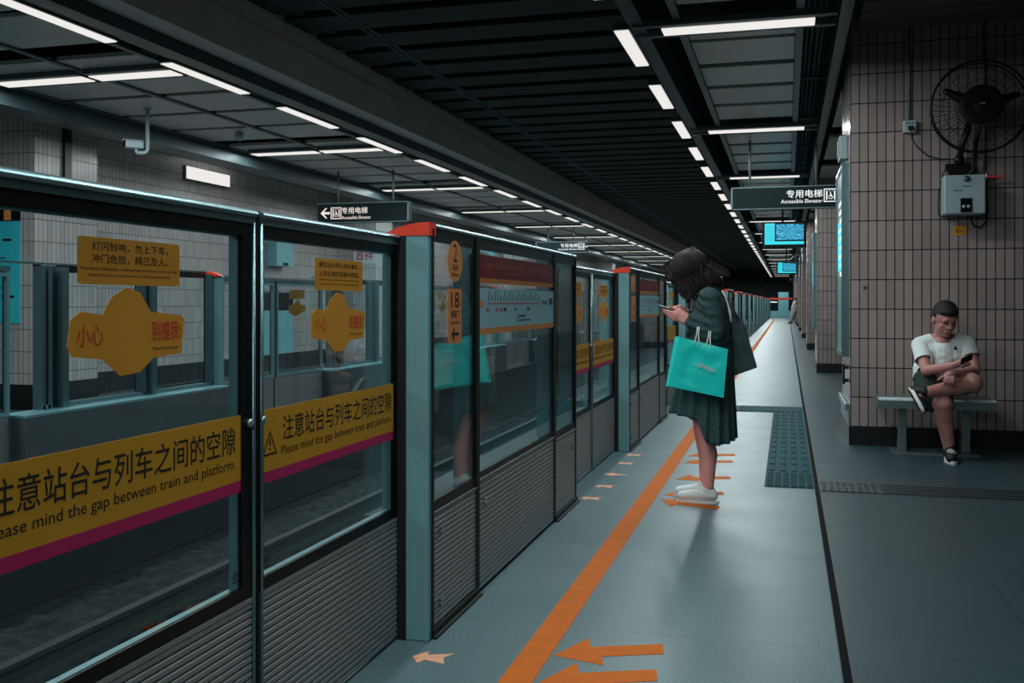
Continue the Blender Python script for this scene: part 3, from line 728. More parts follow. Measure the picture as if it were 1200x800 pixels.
for j in range(4): mb.bevbox(0.62, 6.0, 7.09+j*0.09, 7.13+j*0.09, 0.003, 0.009, 0.004)
for i in range(8):
    for j in range(4): mb.bevbox(0.235+i*0.046, 0.262+i*0.046, 7.08+j*0.09, 7.14+j*0.09, 0.003, 0.009, 0.004)
tactile('tactile_paving', mb, M['tacdark'], 'dark tactile strip crossing the right floor in front of the bench')

# ---------------------------------------------------------------- hanging signs and screens
def elevator_icon(mb, org, s):
    x, y, z = org
    t_ = s*0.07
    for a in ((0, s, 0, t_), (0, s, s-t_, s), (0, t_, 0, s), (s-t_, s, 0, s)): mb.box(x+a[0], x+a[1], y-0.002, y, z+a[2], z+a[3])
    mb.box(x+s*0.17, x+s*0.27, y-0.002, y, z+s*0.16, z+s*0.84).box(x+s*0.73, x+s*0.83, y-0.002, y, z+s*0.16, z+s*0.84)
    mb.tube([(x+s*0.5+s*0.13*math.cos(a*PI/8), y-0.001, z+s*0.36+s*0.13*math.sin(a*PI/8)) for a in range(16)], s*0.025, 5, True)
    mb.prism([(x+s*0.44, z+s*0.50), (x+s*0.50, z+s*0.50), (x+s*0.50, z+s*0.38), (x+s*0.60, z+s*0.38), (x+s*0.60, z+s*0.43), (x+s*0.56, z+s*0.43), (x+s*0.55, z+s*0.62), (x+s*0.44, z+s*0.62)], 'y', y-0.002, y)
    mb.lathe([(s*0.045, 0), (s*0.045, 0.002)], 10, (x+s*0.48, y-0.002, z+s*0.69), 'y')
    mb.prism([(x+s*0.36, z+s*0.80), (x+s*0.46, z+s*0.80), (x+s*0.41, z+s*0.88)], 'y', y-0.002, y)
    mb.prism([(x+s*0.56, z+s*0.88), (x+s*0.66, z+s*0.88), (x+s*0.61, z+s*0.80)], 'y', y-0.002, y)
def hanging_sign(label, x0, x1, y, z0, z1, left, inkmat, poles, group, k=1.0):
    zt = CAM_H+(z0-CAM_H)*k
    t = thing('hanging_sign', label, 'sign', ((x0+x1)/2*k, y*k, zt), 0, group); t.scale = (k, k, k)
    w = x1-x0; h = z1-z0
    MB().bevbox(-w/2, w/2, 0, 0.12, 0, h, 0.008).build('sign_box', M['signbox'], t)
    MB().box(-w/2, w/2, -0.006, 0.0, h-0.012, h).box(-w/2, w/2, -0.006, 0.0, 0, 0.010).box(-w/2-0.004 if not left else w/2-0.018, -w/2+0.014 if not left else w/2+0.002, -0.006, 0.0, 0, h).build('edge_trim', M['cable'], t)
    mk = MB()
    if left:   # arrow, icon, words
        x = -w/2+0.05
        mk.prism([(x, h*0.50), (x+0.075, h*0.76), (x+0.098, h*0.76), (x+0.046, h*0.555), (x+0.135, h*0.555), (x+0.135, h*0.445), (x+0.046, h*0.445), (x+0.098, h*0.24), (x+0.075, h*0.24)], 'y', -0.003, -0.001)
        elevator_icon(mk, (x+0.15, -0.001, h*0.20), h*0.58)
        q = text_mesh('专用电梯', 0.37, 0.088, 'ny', (x+0.31, -0.003, h*0.44), 0.006); mk.add(q.v, q.f)
        q = text_mesh('Accessible Elevator', 0.42, 0.042, 'ny', (x+0.31, -0.003, h*0.18), 0.004); mk.add(q.v, q.f)
    else:
        x = w/2-0.16
        elevator_icon(mk, (x-0.05, -0.001, h*0.26), h*0.58)
        mk.prism([(x+0.115, h*0.50), (x+0.115, h*0.58), (x+0.18, h*0.58), (x+0.18, h*0.50)], 'y', -0.003, -0.001)
        q = text_mesh('专用电梯', 0.40, 0.092, 'ny', (x-0.065, -0.003, h*0.47), 0.008, 'R'); mk.add(q.v, q.f)
        q = text_mesh('Accessible Elevator', 0.46, 0.044, 'ny', (x-0.065, -0.003, h*0.24), 0.004, 'R'); mk.add(q.v, q.f)
    mk.build('lettering', inkmat, t)
    for px in poles: MB().tube([(px-(x0+x1)/2, 0.06, h), (px-(x0+x1)/2, 0.06, (3.51-zt)/k)], 0.014, 10).build('hanger', M['cable'], t, True)
    return t
SG = 'hanging elevator signs'
hanging_sign('dark hanging accessible elevator sign over the near platform, above the screens', -0.63, 0.62, 12.0, 2.365, 2.628, False, M['signtext'], (-0.42, 0.33), SG, 1.17)
hanging_sign('dark hanging elevator sign with left arrow, above the nearest orange post cap', -6.08, -4.77, 12.2, 2.338, 2.604, True, M['signwarm'], (-5.80, -5.01), SG, 1.27)
hanging_sign('smaller, more distant hanging elevator sign above the far platform screens', -5.63, -4.42, 22.5, 2.42, 2.68, False, M['signtext'], (-5.35, -4.75), SG, 1.28)
M['scr'] = screen_mat('screen_picture', (0, 84, 140), (80, 214, 244), 0.9)
M['scr_side'] = emit_mat('screen_side_panel', (52, 224, 240), 0.85)
M['scr_dark'] = emit_mat('screen_line', (20, 120, 140), 0.6)
def info_screen(label, x0, x1, y, z0, z1):
    t = thing('information_screen', label, 'screen', ((x0+x1)/2, y, (z0+z1)/2), 0, 'hanging information screens')
    w, h = x1-x0, z1-z0
    MB().bevbox(-w/2, w/2+0.02, 0.0, 0.12, -h/2, h/2, 0.012).build('casing', M['black'], t)
    MB().box(-w/2+0.05, -w/2+0.24, -0.003, 0.0, -h/2+0.05, h/2-0.03).box(-w/2+0.24, w/2-0.03, -0.003, 0.0, -h/2+0.05, -h/2+0.11).build('side_panel', M['scr_side'], t)
    ln = MB()
    for k in range(6): ln.box(-w/2+0.06, -w/2+0.22, -0.0045, -0.003, -h/2+0.14+k*0.05, -h/2+0.146+k*0.05)
    ln.build('text_lines', M['scr_dark'], t)
    pw, ph = w-0.30, h-0.19
    pc = MB().box(-pw/2, pw/2, -0.003, 0.0, -ph/2, ph/2).build('picture', M['scr'], t); pc.location = (0.115, 0, 0.045)
    MB().tube([(-0.02, 0.06, h/2), (-0.02, 0.06, 4.345-(z0+z1)/2)], 0.02, 10).build('hanger', M['rubber'], t, True)
    MB().box(w/2-0.005, w/2+0.02, 0.02, 0.08, -h/2-0.30, -h/2).box(w/2-0.30, w/2+0.02, 0.02, 0.08, -h/2-0.32, -h/2-0.30).box(w/2-0.11, w/2-0.07, 0.05, 0.07, -h/2-0.30, -h/2).tube([(w/2-0.28, 0.05, -h/2-0.26), (w/2-0.22, 0.05, -h/2-0.19), (w/2-0.09, 0.05, -h/2-0.15)], 0.02, 8).build('bracket', M['dbeam'], t)
    return t
info_screen('larger blue information screen hanging below the elevator sign', -0.465, 0.349, 20.0, 2.35, 2.84)
info_screen('smaller distant blue information screen hanging near the platform end', -0.40, 0.40, 42.0, 2.42, 2.92)

# ---------------------------------------------------------------- tiled block: light box, fan, box, socket
def light_box(label, y0, y1, z0, z1, xw):
    t = thing('light_box', label, 'light box', (xw, y0, z0), 0, 'advert light boxes on the pillars')
    L, h = y1-y0, z1-z0
    fr = MB().box(-0.065, 0, 0, 0.035, 0, h).box(-0.065, 0, L-0.035, L, 0, h).box(-0.065, 0, 0.035, L-0.035, 0, 0.04).box(-0.065, 0, 0.035, L-0.035, h-0.04, h).box(-0.02, 0, 0.03, L-0.03, 0.03, h-0.03)
    fr.build('frame', M['alu'], t)
    fc = MB().box(-0.050, -0.02, 0.035, L-0.035, 0.04, h-0.04).build('poster', M['boxface'], t)
    mk = MB()
    for k in range(9): mk.box(-0.0512, -0.050, 0.25, L-0.25-0.1*(k % 3), h-0.35-k*0.085, h-0.31-k*0.085)
    mk.build('poster_lines', M['signtext'], fc)
    MB().box(-0.0512, -0.050, 0.12, L-0.12, h*0.45, h*0.72).build('poster_block', M['scr_side'], fc)
    return t
M['boxface'] = emit_mat('dim_lit_poster', (96, 122, 124), 0.55)
light_box('tall lit advert box on the left face of the bench block', 9.62, 10.70, 0.78, 2.56, WX)
light_box('more distant lit advert box on the left face of the first far pillar', 19.05, 20.1, 0.78, 2.56, 0.53)
t = thing('wall_speaker', 'small pale speaker box on the tiled corner above the lit advert box', 'speaker', (WX, 9.95, 2.62))
MB().bevbox(-0.075, 0, -0.15, 0.15, 0, 0.22, 0.01).box(-0.02, 0.0, -0.10, 0.10, -0.04, 0).build('box', M['bluebox'], t)
MB().box(-0.082, -0.075, -0.12, 0.12, 0.03, 0.19).build('grille', M['fixture'], t)
t = thing('fire_door_handle', 'dark upright handle on the left face of the bench block', 'handle', (WX, 9.75, 0.52))
MB().bevbox(-0.05, -0.03, -0.04, 0.04, 0, 0.19, 0.006).box(-0.03, 0, -0.03, 0.03, 0.02, 0.05).box(-0.03, 0, -0.03, 0.03, 0.14, 0.17).build('grip', M['rubber'], t)
struct('trim_13', MB().box(WX-0.014, WX, 9.46, 10.76, 0.162, 0.36).bevbox(WX-0.04, WX-0.012, 9.5, 10.7, 0.30, 0.36, 0.006), M['steel'])

# wall fan
FC = Vector((1.567, 9.10, 2.925)); FRD = 0.385
t = thing('wall_fan', 'large black caged fan on the tiled wall above the bench', 'fan', FC)
cg = MB()
for rr, yy, th in ((FRD, 0.0, 0.009), (FRD-0.006, 0.10, 0.006)):
    cg.tube([(rr*math.cos(a*2*PI/56), yy, rr*math.sin(a*2*PI/56)) for a in range(56)], th, 6, True)
for a in range(84):
    an = a*2*PI/84; c_, s_ = math.cos(an), math.sin(an)
    cg.tube([(0.13*c_, -0.085, 0.13*s_), (0.26*c_, -0.075, 0.26*s_), (0.355*c_, -0.035, 0.355*s_), (FRD*c_, 0.0, FRD*s_)], 0.0017, 4)
    if a % 2 == 0: cg.tube([(FRD*c_, 0.0, FRD*s_), (0.345*c_, 0.14, 0.345*s_), (0.10*c_, 0.19, 0.10*s_)], 0.0022, 4)
for rr, yy in ((0.21, -0.08), (0.30, -0.06)): cg.tube([(rr*math.cos(a*2*PI/48), yy, rr*math.sin(a*2*PI/48)) for a in range(48)], 0.0025, 5, True)
cg.build('cage', M['fan'], t)
MB().lathe([(0.0, -0.10), (0.05, -0.10), (0.09, -0.088), (0.12, -0.095), (0.165, -0.085), (0.168, -0.06), (0.165, 0.0), (0.15, 0.06), (0.09, 0.08), (0.0, 0.08)], 40, (0, 0, 0), 'y').build('mist_disc', M['fan'], t, 'auto')
MB().prism([(-0.02, 0.004), (0.0, 0.012), (0.02, 0.006), (0.022, 0.0), (0.0, 0.006), (-0.022, -0.002)], 'y', -0.103, -0.1005).build('badge', M['bluebox'], t)
for i, an in enumerate((150, 15, 262)):
    a = math.radians(an); R = Matrix.Rotation(-a, 3, 'Y')
    vs = []; n = 7
    for k in range(n):
        q = k/(n-1.0); r = 0.10+0.225*q; w = 0.052*(1-0.72*q)+0.006; tw = 0.30-0.12*q
        for sgn in (-1, 1):
            for th in (-0.0025, 0.0025):
                p = Vector((r, 0.03+sgn*w*math.sin(tw)+th, sgn*w*math.cos(tw)+0.01*q)); vs.append(R @ p)
    fs = []
    for k in range(n-1):
        b = k*4; c = b+4
        for i0, i1 in ((0, 1), (1, 3), (3, 2), (2, 0)): fs.append((b+i0, b+i1, c+i1, c+i0))
    fs += [(0, 1, 3, 2), ((n-1)*4+2, (n-1)*4+3, (n-1)*4+1, (n-1)*4)]
    MB().add(vs, fs).build('blade', M['fan'], t, True)
MB().lathe([(0.0, 0.06), (0.085, 0.06), (0.09, 0.10), (0.085, 0.2), (0.05, 0.25), (0.0, 0.25)], 24, (0, 0, 0), 'y').build('motor', M['fan'], t, 'auto')
MB().tube([(-0.04, 0.20, -0.08), (-0.10, 0.24, -0.28), (-0.125, 0.27, -0.41)], [0.035, 0.028, 0.026], 10).lathe([(0.03, 0), (0.045, 0.02), (0.03, 0.06)], 12, (-0.125, 0.24, -0.41), 'y').build('arm', M['fan'], t, True)
MB().prism([(-0.23, -0.44), (-0.03, -0.44), (-0.03, -0.475), (-0.08, -0.565), (-0.18, -0.565), (-0.23, -0.475)], 'y', 0.27, 0.34).build('wall_plate', M['fan'], t)
MB().tube([(-0.03, 0.16, -0.17), (-0.005, 0.22, -0.30), (-0.01, 0.27, -0.50), (-0.06, 0.29, -0.56), (-0.13, 0.29, -0.57)], 0.017, 8).build('mist_hose', M['rubber'], t, True)
# controller box
t = thing('fan_control_box', 'pale metal control box with dials mounted below the black fan', 'control box', (1.468, 9.44, 2.035))
MB().bevbox(-0.165, 0.165, -0.20, -0.0, 0, 0.335, 0.012).build('casing', M['bluebox'], t)
MB().bevbox(-0.035, 0.055, -0.209, -0.20, 0.015, 0.135, 0.004).build('dial_panel', M['black'], t)
for dx in (-0.010, 0.028): MB().lathe([(0.0, -0.222), (0.013, -0.222), (0.015, -0.209)], 14, (dx, 0, 0.062), 'y').build('dial', M['bluebox'], t, True)
MB().lathe([(0.0, -0.216), (0.024, -0.214), (0.028, -0.20)], 18, (0.012, 0, 0.302), 'y').build('emblem', M['fixture'], t, True)
MB().box(-0.09, -0.02, -0.203, -0.20, 0.20, 0.205).box(-0.02, 0.05, -0.203, -0.20, 0.236, 0.242).build('badge', M['fixture'], t)
tag(MB().tube([(1.655, 9.43, 2.36), (1.66, 9.41, 2.25), (1.675, 9.41, 2.10), (1.665, 9.41, 1.98), (1.62, 9.41, 1.93), (1.57, 9.41, 1.94), (1.545, 9.41, 1.99), (1.54, 9.40, 2.024)], 0.008, 8).build('water_hose', M['rubber'], None, True), 'dark looped hose hanging at the right of the control box', 'hose')
t = thing('water_valve', 'small valve with orange lever at the right of the control box', 'valve', (1.665, 9.44, 2.36))
MB().lathe([(0.012, -0.06), (0.016, -0.05), (0.016, 0.0)], 10, (0, 0, 0), 'y').tube([(0, -0.05, -0.03), (0, -0.05, 0.05)], 0.012, 8).build('body', M['steel'], t, True)
MB().box(0.0, 0.12, -0.075, -0.066, -0.006, 0.012).build('lever', M['cap'], t)
tag(MB().tube([(1.655, 9.43, 2.41), (1.65, 9.43, 3.0), (1.65, 9.43, 3.7)], 0.012, 8).build('water_pipe', M['cable'], None, True), 'thin pipe rising on the tiles behind the fan', 'pipe')
t = thing('wall_socket', 'pale wall socket with black plug on the tiles left of the fan', 'socket', (1.047, 9.44, 2.775))
MB().bevbox(-0.055, 0.055, -0.05, 0, 0, 0.108, 0.008).build('plate', M['bluebox'], t)
MB().box(-0.03, -0.02, -0.052, -0.05, 0.075, 0.09).box(-0.005, 0.005, -0.052, -0.05, 0.075, 0.09).box(0.02, 0.03, -0.052, -0.05, 0.075, 0.09).build('slots', M['black'], t)
MB().bevbox(-0.018, 0.024, -0.085, -0.05, 0.02, 0.055, 0.006).build('plug', M['rubber'], t)
tag(MB().tube([(1.052, 9.36, 2.79), (1.06, 9.37, 2.72), (1.11, 9.40, 2.64), (1.19, 9.41, 2.57), (1.29, 9.41, 2.535), (1.38, 9.41, 2.53)], 0.005, 6).build('power_cable', M['rubber'], None, True), 'black cable drooping from the wall socket to the fan bracket', 'cable')
tag(MB().tube([(1.35, 9.41, 2.47), (1.31, 9.41, 2.38), (1.285, 9.41, 2.25), (1.28, 9.41, 2.12), (1.285, 9.41, 2.04), (1.32, 9.41, 2.022)], 0.005, 6).build('power_cable', M['rubber'], None, True), 'black cable looping down the left side of the control box', 'cable')
tag(MB().tube([(1.045, 9.43, 2.89), (1.045, 9.43, 3.7)], 0.011, 8).tube([(1.02, 9.43, 3.60), (1.07, 9.43, 3.60)], 0.015, 8).build('conduit', M['cable'], None, True), 'grey conduit rising from the wall socket', 'conduit')
t = thing('wall_sticker', 'small orange sticker on the tiles below the control box', 'sticker', (1.46, 9.44, 1.868))
MB().box(-0.055, 0.055, -0.003, 0, 0, 0.077).build('sheet', M['amber'], t)
text_mesh('当心', 0.07, 0.042, 'ny', (-0.034, -0.0038, 0.018), 0.01).build('lettering', M['ink'], t)
tag(MB().bevbox(0.66, 0.69, 9.432, 9.44, 1.40, 1.425, 0.003).build('tile_chip', M['rust']), 'small rusty red mark on the tiles left of the seated man', 'mark')

# ---------------------------------------------------------------- bench
t = thing('bench', 'brushed steel bench against the tiled wall, man sitting on it', 'bench', (1.20, 9.12, 0))
st = MB()
pr = [(-0.205, 0.452), (-0.20, 0.466), (-0.185, 0.472), (0.185, 0.472), (0.20, 0.466), (0.205, 0.452), (0.205, 0.388), (0.195, 0.388), (0.19, 0.445), (-0.19, 0.445), (-0.195, 0.388), (-0.205, 0.388)]
st.prism(pr, 'x', -0.46, 0.46)
sb_ = st.build('seat', M['steel'], t)
MB().prism([(-0.206, 0.455), (-0.202, 0.469), (-0.186, 0.476), (-0.10, 0.4735), (-0.10, 0.470), (-0.19, 0.468)], 'x', -0.455, 0.455).build('seat_highlight', M['steel_highlight'], sb_)  # added pale strip: painted highlight along the front of the seat top
MB().box(-0.463, -0.457, -0.2, 0.2, 0.39, 0.468).build('end_plate', M['steel'], t); MB().box(0.457, 0.463, -0.2, 0.2, 0.39, 0.468).build('end_plate', M['steel'], t)
for dx in (-0.25, 0.25):
    MB().bevbox(dx-0.035, dx+0.035, -0.06, 0.06, 0.012, 0.447, 0.008).build('leg', M['steel'], t)
MB().box(-0.34, 0.34, -0.16, 0.16, 0.0, 0.012).build('base_plate', M['steel'], t)

# ---------------------------------------------------------------- security cameras and far platform fittings
def cctv(label, loc, drop, rz):
    t = thing('security_camera', label, 'camera', loc, rz)
    MB().tube([(0, 0, 0), (0, 0, -drop), (0.0, -0.015, -drop-0.03), (0, -0.05, -drop-0.045), (0, -0.12, -drop-0.045)], 0.022, 10).lathe([(0.05, -0.012), (0.05, 0.0)], 14).build('pole', M['bluebox'], t, True)
    MB().bevbox(-0.045, 0.045, -0.25, -0.05, -drop+0.0, -drop+0.085, 0.012).box(-0.05, 0.05, -0.28, -0.06, -drop+0.085, -drop+0.093).tube([(0, -0.12, -drop-0.045), (0, -0.13, -drop+0.005)], 0.016, 8).build('body', M['bluebox'], t)
    MB().box(-0.035, 0.035, -0.255, -0.249, -drop+0.01, -drop+0.075).build('lens_window', M['black'], t)
    return t
cctv('white camera hanging from the far ceiling near the tiled pilaster', (-7.07, 9.9, 3.50), 0.47, -0.7)
cctv('small camera hanging over the near platform below the larger screen', (0.22, 26.0, 3.52), 0.75, -0.4)
tag(MB().lathe([(0.02, 0.0), (0.05, -0.01), (0.06, -0.05), (0.045, -0.10), (0.0, -0.12)], 16, (-6.9, 11.6, 3.50)).build('smoke_detector', M['bluebox'], None, True), 'small smoke detector on the far ceiling panel beside the blue glow', 'detector')
t = thing('wall_poster', 'turquoise route poster on the far pilaster at the left frame edge', 'poster', (-9.0, 9.88, 1.03))
MB().box(-0.95, 0.20, -0.012, 0, 0.0, 1.22).build('sheet', M['poster'], t)
mk = MB()
for i, (a, b, z) in enumerate(((-0.05, 0.08, 0.98), (-0.06, 0.12, 0.30), (-0.85, -0.2, 1.05), (-0.85, -0.3, 0.9))): mk.box(a, b, -0.0135, -0.012, z, z+0.03)
mk.tube([(-0.30, -0.013, 0.2), (-0.10, -0.013, 0.42), (0.0, -0.013, 0.42)], 0.006, 5).tube([(-0.30, -0.013, 0.9), (-0.10, -0.013, 0.78), (0.0, -0.013, 0.78)], 0.006, 5).tube([(-0.3, -0.013, 0.45), (-0.14, -0.013, 0.62), (0.02, -0.013, 0.62)], 0.006, 5)
mk.build('route_lines', M['ink'], t)
MB().box(-0.95, 0.20, -0.02, 0, 1.22, 1.36).build('header', M['black'], t)
MB().box(-0.02, 0.08, -0.024, -0.02, 1.23, 1.35).build('header_mark', M['osign'], t)
t = thing('wall_notice', 'white sheet with two red brush characters on the far white pillar', 'notice', (-8.66, 19.6, 2.12))
MB().box(-0.26, 0.26, -0.012, 0, -0.02, 0.40).build('sheet', M['white'], t)
text_mesh('吉祥', 0.40, 0.26, 'ny', (-0.20, -0.0135, 0.05), 0.02).build('lettering', M['magenta'], t)
t = thing('far_control_box', 'pale blue box with cables on the far tiled wall, seen through the second door', 'control box', (-9.3, 16.9, 1.95))
MB().bevbox(0, 0.22, -0.32, 0.32, 0, 0.46, 0.012).build('casing', M['tealdoor'], t)
MB().box(0.22, 0.23, -0.08, 0.10, 0.02, 0.07).build('dial_panel', M['black'], t)
MB().tube([(0.1, 0.2, 0.46), (0.14, 0.1, 0.56), (0.18, 0.25, 0.62), (0.12, 0.34, 0.4)], 0.02, 8).build('cable', M['rubber'], t, True)
MB().lathe([(0.02, 0), (0.05, 0.1), (0.02, 0.24)], 12, (0.12, -0.18, 0.46)).build('nozzle', M['bluebox'], t, True)
t = thing('far_wall_panel', 'tall pale teal panel under a black band on the far wall, behind the second door', 'panel', (-9.3, 16.9, 0.30))
MB().bevbox(0, 0.06, -0.62, 0.62, 0, 0.82, 0.01).build('panel', M['tealdoor'], t)
MB().box(0, 0.05, -0.9, 0.62, 0.84, 1.16).build('band', M['black'], t)

# ---------------------------------------------------------------- end of the platform
t = thing('end_screen', 'distant screen with a red top band closing the end of the platform', 'glass screen', (-0.3, 88.0, 0))
MB().box(-1.15, 0.75, 0, 0.1, 0, 0.55).build('kick_plate', M['tealdoor'], t)
MB().box(-1.15, 0.75, 0, 0.1, 1.50, 1.66).build('red_band', M['cap'], t)
MB().box(-0.40, 0.45, 0.02, 0.08, 0.55, 2.15).build('panel', M['tealdoor'], t)
MB().box(-1.15, -1.08, 0, 0.08, 0.55, 1.50).box(0.68, 0.75, 0, 0.08, 0.55, 1.50).box(-1.08, -0.42, 0.0, 0.03, 0.55, 0.60).build('frame', M['rubber'], t)
MB().box(-1.05, -0.5, 0.03, 0.05, 1.25, 1.34).build('lit_strip', M['signtext'], t)

# ---------------------------------------------------------------- people
TH = math.atan(322/1167.0); SN, CS = math.sin(TH), math.cos(TH)
def at(u, v, y):
    """point of the place seen at photo pixel (u, v) at depth y along the platform"""
    a = (u-600)/1167.0; b = (354-v)/1167.0
    t_ = y/(CS+a*SN)
    return Vector(((-SN+a*CS)*t_, y, CAM_H+b*t_))
def cap(p0, p1, r0, r1, flat=None):
    """closed tapered capsule; flat = (axis vector, scale) squashes it sideways"""
    p0, p1 = Vector(p0), Vector(p1); d = p1-p0; L = d.length; t_ = d/L if L > 1e-6 else Vector((0, 0, 1))
    up = Vector((0, 0, 1)) if abs(t_.z) < 0.9 else Vector((1, 0, 0))
    up = (up-t_*up.dot(t_)).normalized(); sd = t_.cross(up); n = 16; rings = []
    for k in range(1, 6): a = PI/2*k/6; rings.append((p0-t_*r0*math.cos(a), r0*math.sin(a)))
    for k in range(0, 6): a = PI/2*k/6; rings.append((p1+t_*r1*math.sin(a), r1*math.cos(a)))
    vs = [p0-t_*r0]
    for c, r in rings:
        for k in range(n): vs.append(c+(up*math.cos(2*PI*k/n)+sd*math.sin(2*PI*k/n))*r)
    vs.append(p1+t_*r1); m = len(rings); fs = []
    for k in range(n): fs.append((0, 1+(k+1) % n, 1+k)); fs.append((1+(m-1)*n+k, 1+(m-1)*n+(k+1) % n, 1+m*n))
    for i in range(m-1):
        for k in range(n): fs.append((1+i*n+k, 1+i*n+(k+1) % n, 1+(i+1)*n+(k+1) % n, 1+(i+1)*n+k))
    if flat:
        ax = Vector(flat[0]).normalized(); mid = (p0+p1)/2
        vs = [v+ax*((v-mid).dot(ax)-0)*(flat[1]-1) for v in vs]
    return vs, fs
def ell(c, r, rot=None):
    bm = bmesh.new(); bmesh.ops.create_uvsphere(bm, u_segments=24, v_segments=16, radius=1)
    Rm = rot.to_3x3() if rot else Matrix.Identity(3)
    vs = [Vector(c)+Rm @ Vector((v.co.x*r[0], v.co.y*r[1], v.co.z*r[2])) for v in bm.verts]
    bm.verts.index_update(); fs = [[v.index for v in f.verts] for f in bm.faces]; bm.free()
    return vs, fs
def blob(name, prims, voxel, smooth, mat, parent=None, post=None):
    """melt overlapping closed volumes into one continuous skin"""
    mb = MB()
    for vs, fs in prims: mb.add(vs, fs)
    o = mb.build('raw', mat)
    m = o.modifiers.new('r', 'REMESH'); m.mode = 'VOXEL'; m.voxel_size = voxel
    if smooth:
        m2 = o.modifiers.new('s', 'SMOOTH'); m2.factor = 0.5; m2.iterations = smooth
    dg = bpy.context.evaluated_depsgraph_get(); dg.update()
    me = bpy.data.meshes.new_from_object(o.evaluated_get(dg)); old = o.data
    bpy.data.objects.remove(o); bpy.data.meshes.remove(old)
    me.name = name
    if post:
        for v in me.vertices: v.co = post(v.co)
    me.polygons.foreach_set('use_smooth', [True]*len(me.polygons))
    r = bpy.data.objects.new(name, me); COL.objects.link(r)
    if parent: r.parent = parent
    return r
def chain(pts, rad, flat=None):
    return [cap(pts[i], pts[i+1], rad[i], rad[i+1], flat) for i in range(len(pts)-1)]
def finger(base, dirs, lens, r):
    pts = [Vector(base)]
    for d, l in zip(dirs, lens): pts.append(pts[-1]+Vector(d).normalized()*l)
    return chain(pts, [r*(1-0.1*i) for i in range(len(pts))])
V = Vector

# ---- the woman: side on, facing the screens, head bowed over her phone
wo = thing('person', 'standing woman in dark green jacket and skirt, looking down at her phone', 'person', (0, 0, 0))
Y = 6.52
pr = []
hd = at(806, 319, Y)
tilt = Matrix.Rotation(math.radians(-32), 4, 'Y')
def hp(x, y, z): return hd + tilt.to_3x3() @ V((x, y, z))         # head space: -x is the face, z the crown
pr += [ell(hd+V((0.012, 0, 0.01)), (0.096, 0.075, 0.102), tilt), ell(hp(-0.028, 0, -0.045), (0.070, 0.060, 0.078), tilt)]
pr += [cap(hp(-0.088, 0, 0.005), hp(-0.108, 0, -0.028), 0.009, 0.014), ell(hp(-0.088, 0, -0.062), (0.012, 0.024, 0.010), tilt), ell(hp(-0.075, 0, -0.098), (0.022, 0.024, 0.018), tilt)]
neck0, neck1 = at(829, 343, Y), hp(0.03, 0, -0.07)
pr += [cap(neck0, neck1, 0.050, 0.047)]
# trunk
ch = at(830, 366, Y); wa = at(830, 400, Y); pel = at(834, 430, Y)
pr += chain([neck0+V((0.01, 0, -0.03)), ch, wa, pel], [0.07, 0.098, 0.085, 0.10])
for s in (-1, 1): pr += [cap(ch+V((0.0, s*0.05, 0.04)), at(832, 347, Y)+V((0, s*0.145, -0.01)), 0.08, 0.05)]
# legs
for s, yy, u0 in ((-1, 6.455, 0.0), (1, 6.625, 0.0)):
    hip = pel+V((-0.01, s*0.075, -0.03)); knee = at(826 if s < 0 else 823, 507, yy); calf = at(831 if s < 0 else 828, 533, yy); ank = at(829.5 if s < 0 else 826, 571 if s < 0 else 565, yy)
    pr += chain([hip, at(822, 478, yy), knee, calf, ank], [0.088, 0.072, 0.054, 0.054, 0.036])
    g = V((ank.x, yy, 0.0)); pr += [cap(g+V((0.005, 0, 0.045)), g+V((-0.13, 0, 0.03)), 0.032, 0.02)]
# arms
sh = at(832, 351, 6.38); el_ = at(838, 388, 6.36); wr = at(808, 374, 6.44)
pr += chain([sh, el_, wr], [0.045, 0.036, 0.024])
sh2 = at(829, 350, 6.68); el2 = at(826, 386, 6.70); wr2 = at(806, 368, 6.60)
pr += chain([sh2, el2, wr2], [0.045, 0.036, 0.024])
# near hand under the phone: palm and fingers curling round it
pm0 = wr+V((-0.005, 0, 0.0)); pm1 = at(794, 368, 6.465)
pr += [cap(pm0, pm1+V((0.012, 0, -0.002)), 0.031, 0.040, ((0, 1, 0), 0.62)), cap(pm0+V((-0.03, 0, -0.012)), pm1+V((0.0, 0, -0.012)), 0.026, 0.026, ((0, 1, 0), 0.7))]
ph0, ph1 = at(771, 357.5, 6.49), at(790, 364, 6.50)
pd = (ph1-ph0).normalized()
for i, (dx, dz, ln) in enumerate(((-0.020, 0.010, 0.062), (-0.016, -0.010, 0.060), (-0.008, -0.028, 0.052), (0.004, -0.042, 0.040))):
    b = pm1+V((dx, -0.004, dz))
    pr += finger(b, [(-0.95, 0.06, 0.22), (-0.90, 0.35, 0.42), (-0.35, 0.75, 0.55)], [ln*0.75, ln*0.50, ln*0.40], 0.0100)
pr += finger(pm0+V((-0.040, 0.008, 0.030)), [(-0.85, 0.25, 0.45), (-0.95, 0.25, 0.02)], [0.036, 0.030], 0.0108)
